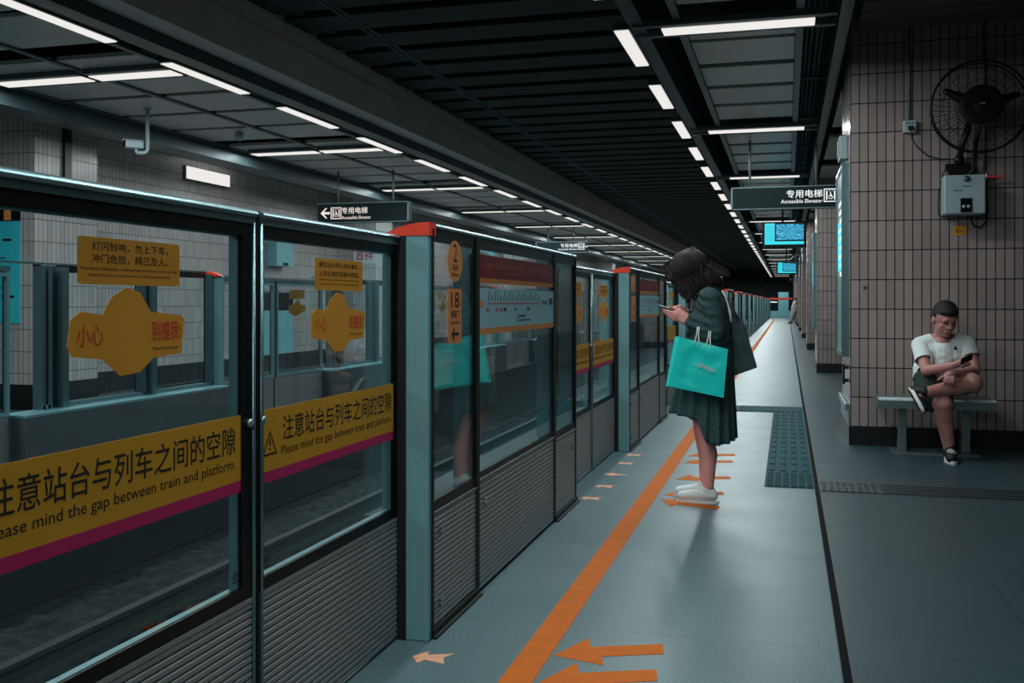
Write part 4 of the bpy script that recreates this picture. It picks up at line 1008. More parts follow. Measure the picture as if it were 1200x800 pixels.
# far hand, thumb over the screen
qm0 = wr2; qm1 = at(797, 360, 6.555)
pr += [cap(qm0, qm1, 0.026, 0.029, ((0.3, -0.2, 1), 0.75))]
for i, (du, ln) in enumerate(((0.0, 0.048), (0.014, 0.050), (0.028, 0.046), (0.040, 0.036))):
    b = qm1+V((-0.018+du*0.8, -0.008, -0.008-du*0.4))
    pr += finger(b, [(-0.9, -0.3, 0.1), (-0.5, -0.8, 0.2), (0.0, -0.8, 0.5)], [ln*0.75, ln*0.5, ln*0.4], 0.0092)
pr += finger(qm0+V((-0.045, -0.012, 0.026)), [(-0.7, -0.3, 0.65), (-0.9, -0.4, -0.25)], [0.036, 0.030], 0.0105)
blob('body', pr, 0.0052, 5, M['skin'], wo)
MB().tube([hp(-0.100, 0.014-0.028*k/8, -0.060-0.003*math.cos((k-4)*0.5)) for k in range(9)], 0.0035, 6).build('lips', M['lips'], wo, True)
eb = MB()
for s in (-1, 1): eb.tube([hp(-0.088+0.004*abs(k-3), s*(0.016+0.006*k), 0.024) for k in range(6)], 0.0022, 5).tube([hp(-0.088+0.003*abs(k-2), s*(0.019+0.006*k), 0.004) for k in range(5)], 0.0024, 5)
eb.build('eyes_and_brows', M['hair'], wo, True)
# jacket
pr = []
pr += chain([at(831, 340, Y)+V((0.01, 0, 0)), at(832, 362, Y), at(833, 385, Y), at(833, 400, Y)], [0.066, 0.118, 0.130, 0.140], None)
for s in (-1, 1): pr += [cap(at(832, 357, Y)+V((0, s*0.05, 0)), at(832, 348, Y)+V((0, s*0.140, 0.0)), 0.095, 0.064), cap(at(834, 392, Y)+V((0, s*0.07, 0)), at(832, 362, Y)+V((0, s*0.06, 0)), 0.125, 0.10)]
for (a, b, c_) in ((sh, el_, wr), (sh2, el2, wr2)):
    mid = (a+b)/2; cu = b+(c_-b)*0.80
    pr += chain([a, mid+V((0.004, 0, 0)), b+V((0, 0, -0.004)), b+(cu-b)*0.5, cu], [0.070, 0.067, 0.066, 0.064, 0.058])
def jk(co):
    z = 0.975-0.06*(co.x+0.45)                      # hem line
    f = 1.0+0.0
    if co.z < z and co.x > -0.62: co = V((co.x, co.y, z+(co.z-z)*0.05))
    w = 0.0035*math.sin(co.z*70+co.x*40)+0.003*math.sin(co.z*120-co.y*60)
    return V((co.x+w*0.7, co.y+w, co.z))
blob('jacket', pr, 0.009, 4, M['tweed'], wo, jk)
# collar edge and the pale lining showing at the back
MB().tube([at(822, 345, 6.46), at(826, 339, 6.44), at(831, 334.5, 6.46), at(836, 336, 6.52)], 0.007, 6).tube([at(846, 341, 6.40), at(850, 347, 6.385), at(853, 356, 6.385), at(855.5, 366, 6.385), at(857, 377, 6.385)], [0.004, 0.005, 0.005, 0.008, 0.009], 6).build('pale_strap', M['lining'], wo, True)
# skirt: flared, short in front, long behind
ns, nr = 120, 26; vs = []
cw = at(832, 396, Y)
for j in range(nr+1):
    q = j/nr
    for i in range(ns):
        a = 2*PI*i/ns                                # a = 0 points behind (+x), pi in front
        fr_ = (1-math.cos(a))/2                      # 1 at the front
        near = (1-math.sin(a))/2
        hem = 0.400 + 0.155*(1/(1+math.exp(-(fr_-0.56+0.0*near)*26))) + 0.012*math.sin(a*2+1)
        top = cw.z-0.0
        rx0, ry0 = 0.125, 0.15
        rx1 = 0.165+0.075*fr_; ry1 = 0.225
        pl = 0.016*q*math.sin(a*15+0.6*math.sin(a*3))+0.008*q*math.sin(a*31)
        w = q**0.8
        r1 = (rx0+(rx1-rx0)*w+pl); r2 = (ry0+(ry1-ry0)*w+pl)
        shf = -0.02*q
        vs.append((cw.x+0.01+shf+r1*math.cos(a), Y+r2*math.sin(a), top+(hem-top)*q))
fs = []
for j in range(nr):
    for i in range(ns): fs.append((j*ns+i, j*ns+(i+1) % ns, (j+1)*ns+(i+1) % ns, (j+1)*ns+i))
m_ = len(vs); inn = [(cw.x+(v[0]-cw.x)*0.975, Y+(v[1]-Y)*0.975, v[2]) for v in vs]
mb = MB().add(vs+inn, fs+[[m_+k for k in f[::-1]] for f in fs]+[(nr*ns+i, nr*ns+(i+1) % ns, m_+nr*ns+(i+1) % ns, m_+nr*ns+i) for i in range(ns)]+[list(range(ns))])
mb.build('skirt', M['tweed'], wo, True)
# hair: crown, fringe, curls to the jaw and down the back
pr = [ell(hp(0.016, 0, 0.026), (0.114, 0.094, 0.104), tilt), ell(hp(0.055, 0, -0.02), (0.088, 0.088, 0.095), tilt), cap(hp(-0.06, -0.035, 0.075), hp(-0.108, -0.04, 0.02), 0.035, 0.022), cap(hp(-0.06, 0.035, 0.075), hp(-0.105, 0.04, 0.03), 0.035, 0.022)]
random.seed(3)
def lock(p, q, r0, r1, wig=0.012):
    p, q = V(p), V(q); pts = []
    ph = random.random()*6
    for k in range(7):
        s_ = k/6.0; c = p.lerp(q, s_)+V((0.0, 0, 0.0)); c += V((wig*math.sin(ph+s_*7)*s_, wig*math.cos(ph+s_*6)*s_, 0)); pts.append(c)
    return chain(pts, [r0+(r1-r0)*(k/6.0)**1.4 for k in range(7)])
for u0, v0, u1, v1, dy in ((800, 308, 802, 345, -0.075), (806, 308, 806, 352, -0.085), (812, 308, 812, 353, -0.09), (818, 310, 812, 348, -0.09), (822, 312, 822, 344, -0.088), (827, 316, 838, 336, -0.075), (829, 313, 846, 332, -0.05), (828, 310, 847, 336, -0.02), (828, 310, 845, 338, 0.02), (826, 310, 841, 338, 0.06), (815, 306, 818, 346, 0.085), (808, 308, 806, 348, 0.085), (800, 310, 798, 342, 0.08), (832, 322, 848, 339, -0.03), (793, 305, 788, 330, -0.06), (796, 305, 796, 340, -0.072), (792, 303, 785, 326, -0.02), (791, 303, 784, 322, 0.02), (798, 303, 800, 348, -0.078), (809, 300, 801, 349, -0.08), (815, 304, 808, 356, -0.088)):
    pr += lock(at(u0, v0, Y+dy*0.75), at(u1, v1-2, Y+dy*0.9), 0.021, 0.009)
hb_ = blob('hair', pr, 0.007, 9, M['hair'], wo)
random.seed(11)
HC = hp(0.020, 0, 0.020); HR = (0.121, 0.100, 0.110); TI = tilt.to_3x3(); TJ = TI.inverted()
def out_of_head(p, k=1.0):
    d = TJ @ (p-HC); e = math.sqrt((d.x/HR[0])**2+(d.y/HR[1])**2+(d.z/HR[2])**2)
    return HC+TI @ (d*(k/e)) if e < k else p
ends = [(800, 343, -0.075), (803, 351, -0.085), (809, 356, -0.09), (813, 352, -0.09), (818, 346, -0.09), (825, 343, -0.088), (836, 337, -0.08), (843, 336, -0.06), (847, 337, -0.03), (848, 338, 0.0), (846, 338, 0.03), (842, 338, 0.06), (832, 342, 0.08), (818, 346, 0.088), (806, 350, 0.085), (797, 343, 0.08), (789, 330, -0.06), (785, 327, -0.035), (783.5, 325, 0.0), (784, 326, 0.03), (788, 331, 0.06), (794, 338, -0.072)]
st = MB()
for n_ in range(950):
    i = random.randrange(len(ends)); j = (i+1) % len(ends); f = random.random() if abs(ends[i][0]-ends[j][0]) < 14 else 0
    e = [ends[i][q]*(1-f)+ends[j][q]*f for q in range(3)]
    fr_ = e[0] < 791
    end = at(e[0]+random.gauss(0, 1.3), e[1]+random.uniform(-7, 2), Y+e[2]+random.gauss(0, 0.008))
    c0 = hp(-0.075+0.16*(e[0]-783)/65.0+random.gauss(0, 0.012), random.gauss(0, 0.012), 0.128)
    c1 = c0.lerp(end, 0.5); o_ = (c1-HC); c1 = HC+o_.normalized()*0.150
    ph = random.random()*6.28; k0 = random.uniform(1.0, 1.09); amp = random.uniform(0.003, 0.009)
    pts = []
    for k in range(12):
        q = k/11.0
        p = c0*(1-q)**2+c1*2*q*(1-q)+end*q*q
        p = out_of_head(p, k0)
        w = amp*q*q
        p += V((w*math.sin(ph+q*13), w*math.cos(ph*1.7+q*11), w*0.4*math.sin(ph+q*9)))
        pts.append(p)
    r = random.uniform(0.0028, 0.0050)
    st.tube(pts, [r*(0.7 if k == 0 else 1.0 if k < 8 else 1.0-0.22*(k-7)) for k in range(12)], 5)
st.build('hair_strands', M['hair'], hb_, True)
# shoes
for s, yy, uu, vv in ((-1, 6.455, 829.5, 571), (1, 6.625, 826, 565)):
    ank = at(uu, vv, yy); x0 = ank.x
    up = [cap((x0+0.030, yy, 0.052), (x0-0.03, yy, 0.055), 0.036, 0.040), cap((x0-0.03, yy, 0.052), (x0-0.165, yy, 0.038), 0.042, 0.032, ((0, 1, 0), 1.05)), cap((x0+0.02, yy, 0.06), (x0-0.01, yy, 0.088), 0.036, 0.037)]
    def flatsole(co): return V((co.x, co.y, max(co.z, 0.012)))
    shn = blob('shoe', up, 0.006, 4, M['shoe'], wo, flatsole)
    sp = []
    for k in range(40):
        a = 2*PI*k/40; cx = math.cos(a); wv = 0.036+0.010*(0.5-0.5*cx)*(0.6+0.4*cx)
        sp.append((x0-0.066+0.136*cx, yy+wv*math.sin(a)))
    MB().prism(sp, 'z', 0.0, 0.017).build('sole', M['sole'], shn)
    lc = MB()
    for k in range(4): lc.tube([(x0-0.055-0.02*k, yy-0.028, 0.080-0.006*k), (x0-0.06-0.02*k, yy, 0.092-0.007*k), (x0-0.055-0.02*k, yy+0.028, 0.080-0.006*k)], 0.003, 5)
    lc.build('laces', M['lining'], shn, True)
MB().tube([wr+(el_-wr)*0.07+V((0.0, 0.027*math.cos(a*PI/8), 0.0))+V((-0.008, 0, 0.026))*math.sin(a*PI/8) for a in range(16)], 0.0035, 6, True).build('bracelet', M['gold'], wo, True)
# phone
def handset(name, a, b, side, w, label, face=1):
    d = (b-a); L = d.length; d = d/L; s_ = V(side).normalized(); s_ = (s_-d*s_.dot(d)).normalized(); n_ = d.cross(s_)
    mb = MB(); mb.bevbox(0, L, -w/2, w/2, -0.004, 0.004, 0.003); me_ = MB()
    R = lambda p: a+d*p[0]+s_*p[1]+n_*p[2]
    mb.v = [tuple(R(V(p))) for p in mb.v]
    o_ = mb.build(name, M['phone']); tag(o_, label, 'phone')
    f = 1
    sc = MB().box(0.006, L-0.006, -w/2+0.004, w/2-0.004, 0.0042*face, 0.0048*face); sc.v = [tuple(R(V(p))) for p in sc.v]
    sc.build('phone_screen', M['boxface'], o_)
    return o_
handset('phone', ph0, ph0+pd*0.125, (0.05, 1, 0.0), 0.068, 'dark phone held in the hands of the standing woman')
# turquoise paper bag hanging from her forearm by rope handles
t = thing('paper_bag', 'turquoise paper shopping bag with white lettering hanging from the woman\'s forearm', 'bag', at(821, 432, 6.27))
B0 = t.location.copy()
c4 = [at(u, v, 6.225)-B0 for u, v in ((796, 394.5), (853, 409), (848, 466), (783, 452))]
d4 = [at(u, v, 6.325)-B0 for u, v in ((791, 394), (850, 409), (846, 465), (780, 453))]
def bag_side(q4, n=18, amp=0.006, sd=0.0):
    vs = []
    for j in range(n+1):
        for i in range(n+1):
            a, b = i/n, j/n
            p = (q4[0]*(1-a)+q4[1]*a)*(1-b)+(q4[3]*(1-a)+q4[2]*a)*b
            e = math.sin(PI*a)*math.sin(PI*min(1, b+0.0))
            cr_ = noise.noise((p.x*9+sd, p.z*9, sd))*amp*2.0+abs(noise.noise((p.x*5, p.z*6, sd+3)))*amp*2
            vs.append(p+V((0, -cr_*min(1, e*2), 0.0)))
    fs = [(j*(n+1)+i, j*(n+1)+i+1, (j+1)*(n+1)+i+1, (j+1)*(n+1)+i) for j in range(n) for i in range(n)]
    return vs, fs
mb = MB()
f_ = bag_side(c4, 18, 0.012, 1.0); b_ = bag_side(d4, 18, 0.005, 5.0); mb.add(*f_); mb.add(*b_)
n = 18
for ed in ([j*(n+1) for j in range(n+1)], [j*(n+1)+n for j in range(n+1)], [n*(n+1)+i for i in range(n+1)]):
    fold = [(f_[0][k]+b_[0][k])/2 + V(((0.022 if ed[0] == 0 and ed[1] != 1 and ed[-1] != n*(n+1)+n else (-0.022 if ed[0] == n else 0.0))*(1-j_/n)*1.0, 0, 0)) for j_, k in enumerate(ed)]
    o_ = len(mb.v); mb.add([f_[0][k] for k in ed]+fold+[b_[0][k] for k in ed], [(i, i+1, n+1+i+1, n+1+i) for i in range(n)]+[(n+1+i, n+1+i+1, 2*(n+1)+i+1, 2*(n+1)+i) for i in range(n)])
bg = mb.build('bag_body', M['bag'], t, 'auto')
fa = el_+(wr-el_)*0.52-B0
rp = MB()
for (u0, v0), (u1, v1), yy, h_ in (((814.5, 400), (819, 401.5), 6.222, 383), ((828, 403.5), (832.5, 405), 6.222, 388)):
    p0, p1 = at(u0, v0, yy)-B0, at(u1, v1, yy)-B0
    tp = at((u0+u1)/2+1.5, h_, 6.29)-B0
    rp.tube([p0+V((0, 0, -0.02)), p0, p0.lerp(tp, 0.55), tp+V((-0.004, 0, 0)), tp+V((0.006, 0.0, 0)), p1.lerp(tp, 0.55), p1, p1+V((0, 0, -0.02))], 0.0042, 7)
rp.build('rope_handle', M['rope'], t, True)
q = text_mesh('LOFWENN', 0.118, 0.030, 'ny', (0, 0, 0), 0.02)
ud = (c4[1]-c4[0]).normalized(); vd = (c4[0]-c4[3]).normalized(); og = at(815, 429, 6.205)-B0
q.v = [tuple(og+(ud*p[0])+(V((0, 0, -1))*p[0]*0.10)+V((0, 0, 1))*p[2]) for p in q.v]
q.build('lettering', M['white'], t)
# shoulder tote behind her back
t = thing('shoulder_tote', 'dark grey green tote bag hanging behind the woman\'s back', 'bag', at(870, 410, 6.60))
T0 = t.location.copy()
q4 = [at(u, v, 6.55)-T0 for u, v in ((851, 374), (868.5, 373), (886, 431), (858, 441))]
mb = MB(); f1 = bag_side(q4, 12, 0.004, 2.0); q5 = [p+V((0.004, 0.11, 0.0)) for p in q4]; f2 = bag_side(q5, 12, 0.003, 4.0); mb.add(*f1); mb.add(*f2); n = 12
for ed in ([j*(n+1) for j in range(n+1)], [j*(n+1)+n for j in range(n+1)], [n*(n+1)+i for i in range(n+1)]):
    mb.add([f1[0][k] for k in ed]+[f2[0][k] for k in ed], [(i, i+1, n+1+i+1, n+1+i) for i in range(n)])
mb.build('bag_body', M['tote'], t, 'auto')
mb = MB()
for dy in (0.0, 0.11):
    mb.tube([at(852, 377, 6.55)-T0+V((0, dy, 0)), at(849, 358, 6.56)-T0+V((0, dy*0.7, 0)), at(843, 340, 6.60)-T0+V((0, dy*0.4, 0)), at(838, 337, 6.63)-T0+V((0, dy*0.3, 0.004)), at(846, 343, 6.63)-T0+V((0, dy*0.4, 0)), at(857, 360, 6.58)-T0+V((0, dy*0.7, 0)), at(865, 376, 6.55)-T0+V((0, dy, 0))], 0.009, 8)
mb.build('strap', M['tote'], t, True)

# ---- the man: seated on the bench, one ankle on the other knee, phone in hand
mn = thing('person', 'seated man in white t-shirt and dark shorts, legs crossed, holding a phone', 'person', (0, 0, 0))
hd2 = at(1108, 373, 8.93)
t2 = Matrix.Rotation(math.radians(16), 4, 'Z') @ Matrix.Rotation(math.radians(27), 4, 'X')
def mp_(x, y, z): return hd2+t2.to_3x3() @ V((x, y, z))            # -y is the face
pr = [ell(mp_(0, 0.012, 0.022), (0.094, 0.108, 0.112), t2), ell(mp_(0, -0.018, -0.052), (0.078, 0.084, 0.090), t2), ell(mp_(0, -0.060, -0.112), (0.040, 0.036, 0.026), t2)]
pr += [cap(mp_(0, -0.102, 0.012), mp_(0, -0.118, -0.030), 0.010, 0.014), ell(mp_(0.013, -0.110, -0.035), (0.009, 0.011, 0.009), t2), ell(mp_(-0.013, -0.110, -0.035), (0.009, 0.011, 0.009), t2)]
pr += [cap(mp_(-0.022, -0.098, -0.074), mp_(0.022, -0.098, -0.074), 0.011, 0.011), cap(mp_(-0.055, -0.094, 0.026), mp_(0.055, -0.094, 0.026), 0.013, 0.013)]
for s in (-1, 1): pr += [ell(mp_(s*0.094, 0.012, -0.022), (0.014, 0.024, 0.034), t2), ell(mp_(s*0.044, -0.066, -0.036), (0.026, 0.020, 0.026), t2)]
nk = at(1104, 397, 9.06)
pr += [cap(nk, mp_(0, 0.03, -0.085), 0.060, 0.058)]
chm = at(1104, 420, 9.08); pv = V((1.235, 9.16, 0.56))
pr += chain([nk+V((0, 0, -0.04)), chm, pv+V((0, 0, 0.1)), pv], [0.09, 0.13, 0.125, 0.12])
shL, elL, wrL = at(1078, 404, 9.05), at(1086, 434, 8.86), at(1116, 428, 8.66)
shR, elR, wrR = at(1134, 402, 9.04), at(1142, 434, 8.92), at(1121, 437, 8.72)
pr += chain([shL, elL, wrL], [0.062, 0.046, 0.031]); pr += chain([shR, elR, wrR], [0.062, 0.046, 0.031])
pr += [cap(chm+V((-0.06, 0, 0.03)), shL, 0.10, 0.060), cap(chm+V((0.06, 0, 0.03)), shR, 0.10, 0.060), cap(nk+V((-0.02, 0.02, 0.0)), shL, 0.062, 0.056), cap(nk+V((0.02, 0.02, 0.0)), shR, 0.062, 0.056)]
# hand holding the phone
hm = at(1127, 424.5, 8.63)
pr += [cap(wrL+V((0.01, 0, 0)), hm, 0.030, 0.034, ((0, 0.6, 0.6), 0.75))]
pa, pb = at(1139.5, 417.5, 8.60), at(1126, 424, 8.56)
for i in range(4):
    b = hm+V((0.022-0.014*i, 0.004, -0.016-0.002*i))
    pr += finger(b, [(0.7, -0.5, -0.15), (0.3, -0.75, 0.35), (-0.3, -0.2, 0.8)], [0.036-0.002*i, 0.026, 0.018], 0.0105)
pr += finger(hm+V((-0.01, -0.01, 0.026)), [(0.6, -0.45, 0.55), (0.8, -0.5, 0.0)], [0.036, 0.030], 0.012)
# other hand resting on the shin
hm2 = at(1113, 440, 8.635)
pr += [cap(wrR, hm2, 0.031, 0.040, ((0.1, 0.3, 1), 0.62))]
for i in range(4):
    b = hm2+V((-0.028+0.0185*i, -0.018, -0.004))
    pr += finger(b, [(-0.30+0.05*i, -0.6, -0.45), (-0.2+0.04*i, -0.15, -0.95), (-0.05, 0.55, -0.75)], [0.034, 0.028, 0.022], 0.0112)
pr += finger(hm2+V((-0.038, 0.004, -0.004)), [(-0.8, -0.2, -0.35), (-0.6, -0.35, -0.6)], [0.036, 0.028], 0.0125)
# crossed leg (knee to the right), ankle over the standing knee
hpR = V((1.33, 9.13, 0.600)); knR = at(1139, 449, 8.78); anR = at(1087, 459, 8.63)
pr += chain([hpR, knR], [0.105, 0.085]); pr += chain([knR, knR.lerp(anR, 0.35)+V((0, 0.01, -0.012)), anR], [0.078, 0.072, 0.044])
ftR = at(1070, 466, 8.64); pr += [cap(anR, anR.lerp(ftR, 0.4), 0.042, 0.034)]
hpL = V((1.16, 9.13, 0.600)); knL = at(1105, 474, 8.70); anL = at(1113, 529, 8.73)
pr += chain([hpL, knL], [0.105, 0.078]); pr += chain([knL, knL.lerp(anL, 0.32)+V((-0.004, 0.02, 0)), anL], [0.076, 0.070, 0.042])
pr += [cap(V((anL.x, 8.73, 0.05)), V((anL.x-0.01, 8.60, 0.04)), 0.038, 0.03)]
blob('body', pr, 0.0065, 5, M['skin_man'], mn)
# hair, brows, mouth
pr = [ell(mp_(0, 0.022, 0.040), (0.102, 0.112, 0.108), t2), ell(mp_(0, -0.05, 0.092), (0.072, 0.052, 0.040), t2), ell(mp_(0, 0.07, -0.03), (0.084, 0.055, 0.075), t2)]
def hcut(co):
    d = t2.to_3x3().inverted() @ (co-hd2)
    w = 0.002*math.sin(co.x*300)*math.sin(co.z*280)
    return co+(co-hd2).normalized()*w
hb = blob('hair', pr, 0.006, 2, M['hair_black'], mn, hcut)
bm = bmesh.new(); bm.from_mesh(hb.data)
kill = []
for v in bm.verts:
    d = t2.to_3x3().inverted() @ (v.co-hd2)
    if d.y < -0.02 and d.z < 0.058+0.10*max(0, abs(d.x)-0.075)*-10*0: kill.append(v)
    elif d.y < 0.045 and d.z < -0.005: kill.append(v)
bmesh.ops.delete(bm, geom=kill, context='VERTS'); bm.to_mesh(hb.data); bm.free()
fc = MB()
for s in (-1, 1): fc.tube([mp_(s*(0.018+0.008*k), -0.108+0.0035*k, 0.030+0.003*math.sin(k)) for k in range(6)], 0.0038, 6).tube([mp_(s*(0.022+0.007*k), -0.101+0.003*k, 0.003) for k in range(5)], 0.0034, 6)
fc.build('eyes_and_brows', M['hair_black'], mn, True)
MB().tube([mp_(-0.024+0.006*k, -0.110-0.003*math.sin(k*PI/8), -0.076) for k in range(9)], 0.004, 6).build('lips', M['lips'], mn, True)
# t-shirt
pr = chain([at(1104, 413, 9.08), at(1103, 432, 9.08), V((1.215, 9.14, 0.600))], [0.140, 0.150, 0.150])
pr += [cap(nk+V((-0.025, 0.02, -0.005)), shL, 0.074, 0.070), cap(nk+V((0.025, 0.02, -0.005)), shR, 0.074, 0.070)]
pr += [cap(at(1098, 410, 9.07), shL+V((0.03, 0, -0.03)), 0.120, 0.072), cap(at(1110, 410, 9.07), shR+V((-0.03, 0, -0.03)), 0.120, 0.072)]
pr += [cap(at(1090, 442, 9.1), at(1090, 415, 9.07), 0.12, 0.118), cap(at(1116, 440, 9.1), at(1118, 414, 9.07), 0.11, 0.115)]
pr += chain([shL, shL.lerp(elL, 0.70)], [0.070, 0.074]); pr += chain([shR, shR.lerp(elR, 0.66)], [0.070, 0.074])
pr += [cap(at(1083, 450, 9.12), at(1085, 432, 9.08), 0.095, 0.105)]
def tw(co):
    q_ = min(1, max(0, (0.95-co.z)/0.2))
    w = q_*(0.0035*math.sin(co.z*60+co.x*14)+0.002*math.sin(co.z*95-co.x*40))
    return V((co.x, co.y+w, co.z))
ts = blob('t_shirt', pr, 0.009, 4, M['tee'], mn, tw)
bm = bmesh.new(); bm.from_mesh(ts.data)
nc = at(1106, 388, 8.98); NX, NZ = 0.098, 0.085
def neck_f(c): return math.hypot((c.x-nc.x)/NX, (c.z-nc.z)/NZ)
def slv(c, a, b): return (c-a).dot(b-a)/(b-a).length_squared
SL = ((shL, elL, 0.62), (shR, elR, 0.50))
def off_axis(c, a, b): return (c-a-(b-a)*slv(c, a, b)).length
def is_sleeve(c, a, b, lim): return lim < slv(c, a, b) < 1.5 and off_axis(c, a, b) < 0.125 and (c.x < a.x+0.06 if a is shL else c.x > a.x-0.05)
kill = set(v for v in bm.verts if neck_f(v.co) < 1 and v.co.y < 9.22)
rims = {}
for v in bm.verts:
    for a, b, lim in SL:
        if is_sleeve(v.co, a, b, lim): kill.add(v)
for v in bm.verts:
    if v in kill: continue
    nb = [e.other_vert(v) for e in v.link_edges]
    if any(n_ in kill for n_ in nb): rims[v] = 1
for v in rims:
    f = neck_f(v.co)
    if f < 1.35 and v.co.y < 9.24: v.co.x = nc.x+(v.co.x-nc.x)/f; v.co.z = nc.z+(v.co.z-nc.z)/f; continue
    for a, b, lim in SL:
        if abs(slv(v.co, a, b)-lim) < 0.12 and off_axis(v.co, a, b) < 0.14: v.co += (b-a)*(lim-slv(v.co, a, b))
bmesh.ops.delete(bm, geom=list(kill), context='VERTS')
for it in range(10):
    nw = {}
    for v in bm.verts:
        if v.is_boundary:
            q = [e.other_vert(v).co for e in v.link_edges if e.is_boundary]
            if len(q) == 2: nw[v] = (q[0]+q[1])/4+v.co/2
    for v, c in nw.items(): v.co = c
bm.to_mesh(ts.data); bm.free()
po = MB()
def on_shirt(u, v, d=0.0): return at(u, v, 8.905-d)
pk = [(1115, 411), (1126, 409), (1127, 420), (1121, 423), (1115, 421)]
# shorts
pr = [cap(V((1.16, 9.17, 0.592)), V((1.31, 9.17, 0.592)), 0.115, 0.115)]
pr += chain([hpL, hpL.lerp(knL, 0.80)], [0.118, 0.104]); pr += chain([hpR, hpR.lerp(knR, 0.62)], [0.118, 0.104])
pr += [cap(at(1084, 446, 8.98), at(1090, 468, 8.80), 0.10, 0.085), cap(at(1080, 452, 9.0), at(1092, 476, 8.78), 0.07, 0.05)]
blob('shorts', pr, 0.009, 4, M['shorts'], mn)
# shoes
gx = anL.x
up = [cap((gx+0.004, 8.76, 0.055), (gx, 8.70, 0.062), 0.046, 0.050), cap((gx, 8.70, 0.055), (gx-0.012, 8.535, 0.042), 0.050, 0.040, ((1, 0, 0), 1.08)), cap((gx, 8.74, 0.07), (gx, 8.73, 0.105), 0.046, 0.046)]
s1 = blob('shoe', up, 0.007, 4, M['blackshoe'], mn, lambda co: V((co.x, co.y, max(co.z, 0.014))))
sp = [(gx-0.006+0.048*math.sin(a*PI/20)*(1+0.12*math.cos(a*PI/20)), 8.645-0.150*math.cos(a*PI/20)) for a in range(40)]
MB().prism(sp, 'z', 0.0, 0.026).build('sole', M['sole'], s1)
ln = MB()
for k in range(4): ln.tube([(gx-0.036, 8.64-0.025*k, 0.088-0.005*k), (gx-0.006, 8.63-0.025*k, 0.105-0.006*k), (gx+0.028, 8.64-0.025*k, 0.088-0.005*k)], 0.004, 5)
ln.build('laces', M['lining'], s1, True)
he, to = at(1066, 458, 8.66), at(1078, 480, 8.58)
up = [cap(he+V((0.035, 0.02, 0)), to+V((0.03, 0.02, 0.01)), 0.042, 0.038), cap(he+V((0.04, 0.02, 0)), anR+V((-0.02, 0, 0)), 0.042, 0.046)]
s2 = blob('shoe', up, 0.007, 4, M['blackshoe'], mn)
d = (to-he).normalized(); s_ = V((0, 1, 0)); n_ = d.cross(s_).normalized()
pts = []
mb = MB(); ring_ = []
for k in range(32):
    a = 2*PI*k/32
    ring_.append((he+to)/2+d*(0.118*math.cos(a))+s_*(0.046*math.sin(a))+V((0.005, 0.01, 0)))
nn = n_ if n_.x < 0 else -n_
vs = ring_+[p-nn*0.026 for p in ring_]
mb.add(vs, [list(range(32)), list(range(32, 64))[::-1]]+[(i, (i+1) % 32, 32+(i+1) % 32, 32+i) for i in range(32)])
mb.build('sole', M['sole'], s2)
handset('phone', pb, pa, (0.3, -0.5, 0.9), 0.070, 'dark phone held in the right hand of the seated man', -1)
# pocket with its small dark emblem, laid onto the shirt front
from mathutils.bvhtree import BVHTree
bvh = BVHTree.FromPolygons([v.co.copy() for v in ts.data.vertices], [list(p.vertices) for p in ts.data.polygons])
def drape(u, v, lift):
    p = at(u, v, 8.0); o_ = V((0, 0, CAM_H)); h = bvh.ray_cast(o_, (p-o_).normalized())
    return (h[0]+h[1]*lift) if h[0] else None
def patch(us, vs_, lift, inside):
    mb = MB(); n1, n2 = len(us), len(vs_); P = [[drape(u, v, lift) for u in us] for v in vs_]
    for j in range(n2-1):
        for i in range(n1-1):
            q = (P[j][i], P[j][i+1], P[j+1][i+1], P[j+1][i])
            if all(q) and inside((us[i]+us[i+1])/2, (vs_[j]+vs_[j+1])/2): mb.add(q, [(0, 1, 2, 3)])
    return mb
pk = patch([1114+k*0.6 for k in range(22)], [410+k*0.6 for k in range(22)], 0.003, lambda u, v: v < 418+abs(3)-abs(u-1120.5)*0.45)
pk.build('shirt_pocket', M['tee'], ts)
em = patch([1117+k*0.4 for k in range(13)], [405+k*0.4 for k in range(14)], 0.005, lambda u, v: (abs(u-1119.6) < 1.9 and abs(v-408.6) < 1.2) or (abs(u-1119.6) < 1.0 and abs(v-407.6) < 2.2))
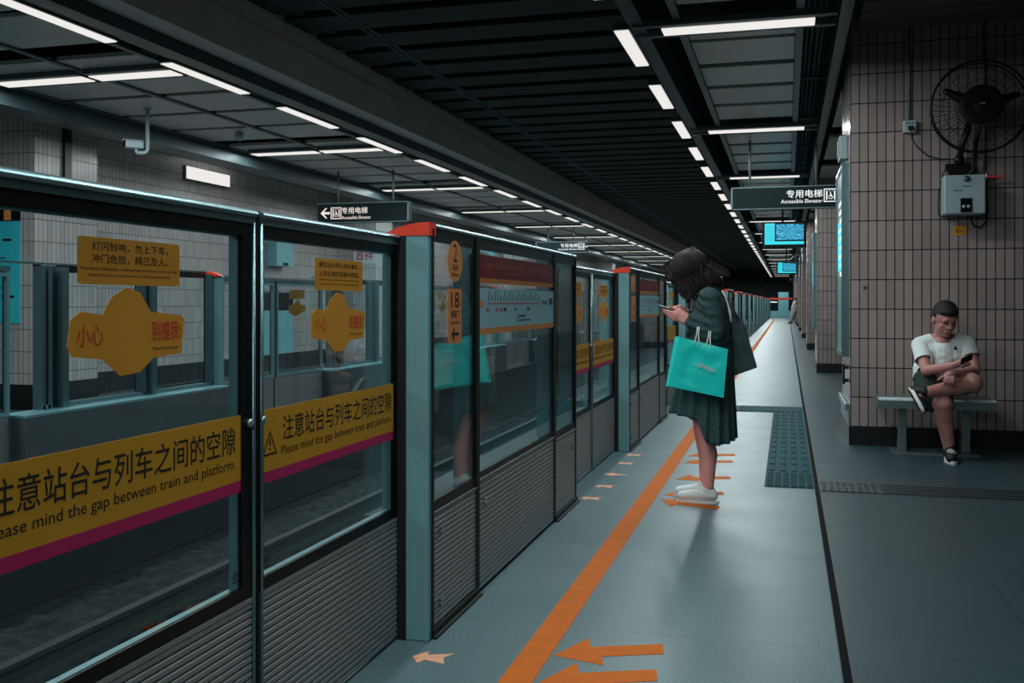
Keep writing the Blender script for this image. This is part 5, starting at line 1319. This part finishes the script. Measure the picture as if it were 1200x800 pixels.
em.build('shirt_emblem', M['shorts'], ts)

# ---- the distant person walking beside the pillars
dp = thing('person', 'distant person in pale loose clothes stooping beside the far pillars', 'person', (0, 0, 0))
DY = 62.0
g0 = at(930, 377, DY); g0.z = 0
def q3(x, y, z): return g0+V((x, y, z))
pr = [ell(q3(0.12, 0, 1.42), (0.10, 0.10, 0.12)), cap(q3(0.10, 0, 1.25), q3(0.11, 0, 1.36), 0.06, 0.05)]
pr += chain([q3(0.08, 0, 1.18), q3(0.05, 0, 0.95), q3(0.02, 0, 0.80)], [0.15, 0.15, 0.15])
for s, fx in ((-1, -0.16), (1, 0.26)): pr += chain([q3(0.02, s*0.08, 0.8), q3(fx*0.5, s*0.08, 0.42), q3(fx, s*0.08, 0.08)], [0.09, 0.065, 0.045]); pr += [cap(q3(fx, s*0.08, 0.045), q3(fx-0.14, s*0.08, 0.035), 0.04, 0.03)]
for s in (-1, 1): pr += chain([q3(0.08, s*0.17, 1.2), q3(0.16, s*0.2, 0.98), q3(0.24, s*0.16, 0.80)], [0.055, 0.04, 0.03])
blob('body', pr, 0.014, 3, M['skin_man'], dp)
pr = chain([q3(0.09, 0, 1.24), q3(0.05, 0, 0.98), q3(0.03, 0, 0.74)], [0.15, 0.19, 0.20])
for s in (-1, 1): pr += chain([q3(0.08, s*0.17, 1.2), q3(0.17, s*0.2, 0.98)], [0.08, 0.07])
for s, fx in ((-1, -0.16), (1, 0.26)): pr += chain([q3(0.03, s*0.08, 0.74), q3(fx*0.55, s*0.08, 0.42), q3(fx*0.95, s*0.08, 0.17)], [0.15, 0.13, 0.11])
blob('coat', pr, 0.02, 3, M['pale'], dp)
for s, fx in ((-1, -0.16), (1, 0.26)): blob('shoe', [cap(q3(fx+0.04, s*0.08, 0.055), q3(fx-0.15, s*0.08, 0.045), 0.055, 0.042)], 0.014, 2, M['blackshoe'], dp)
blob('hair', [ell(q3(0.14, 0, 1.46), (0.115, 0.115, 0.11))], 0.014, 1, M['hair_black'], dp)
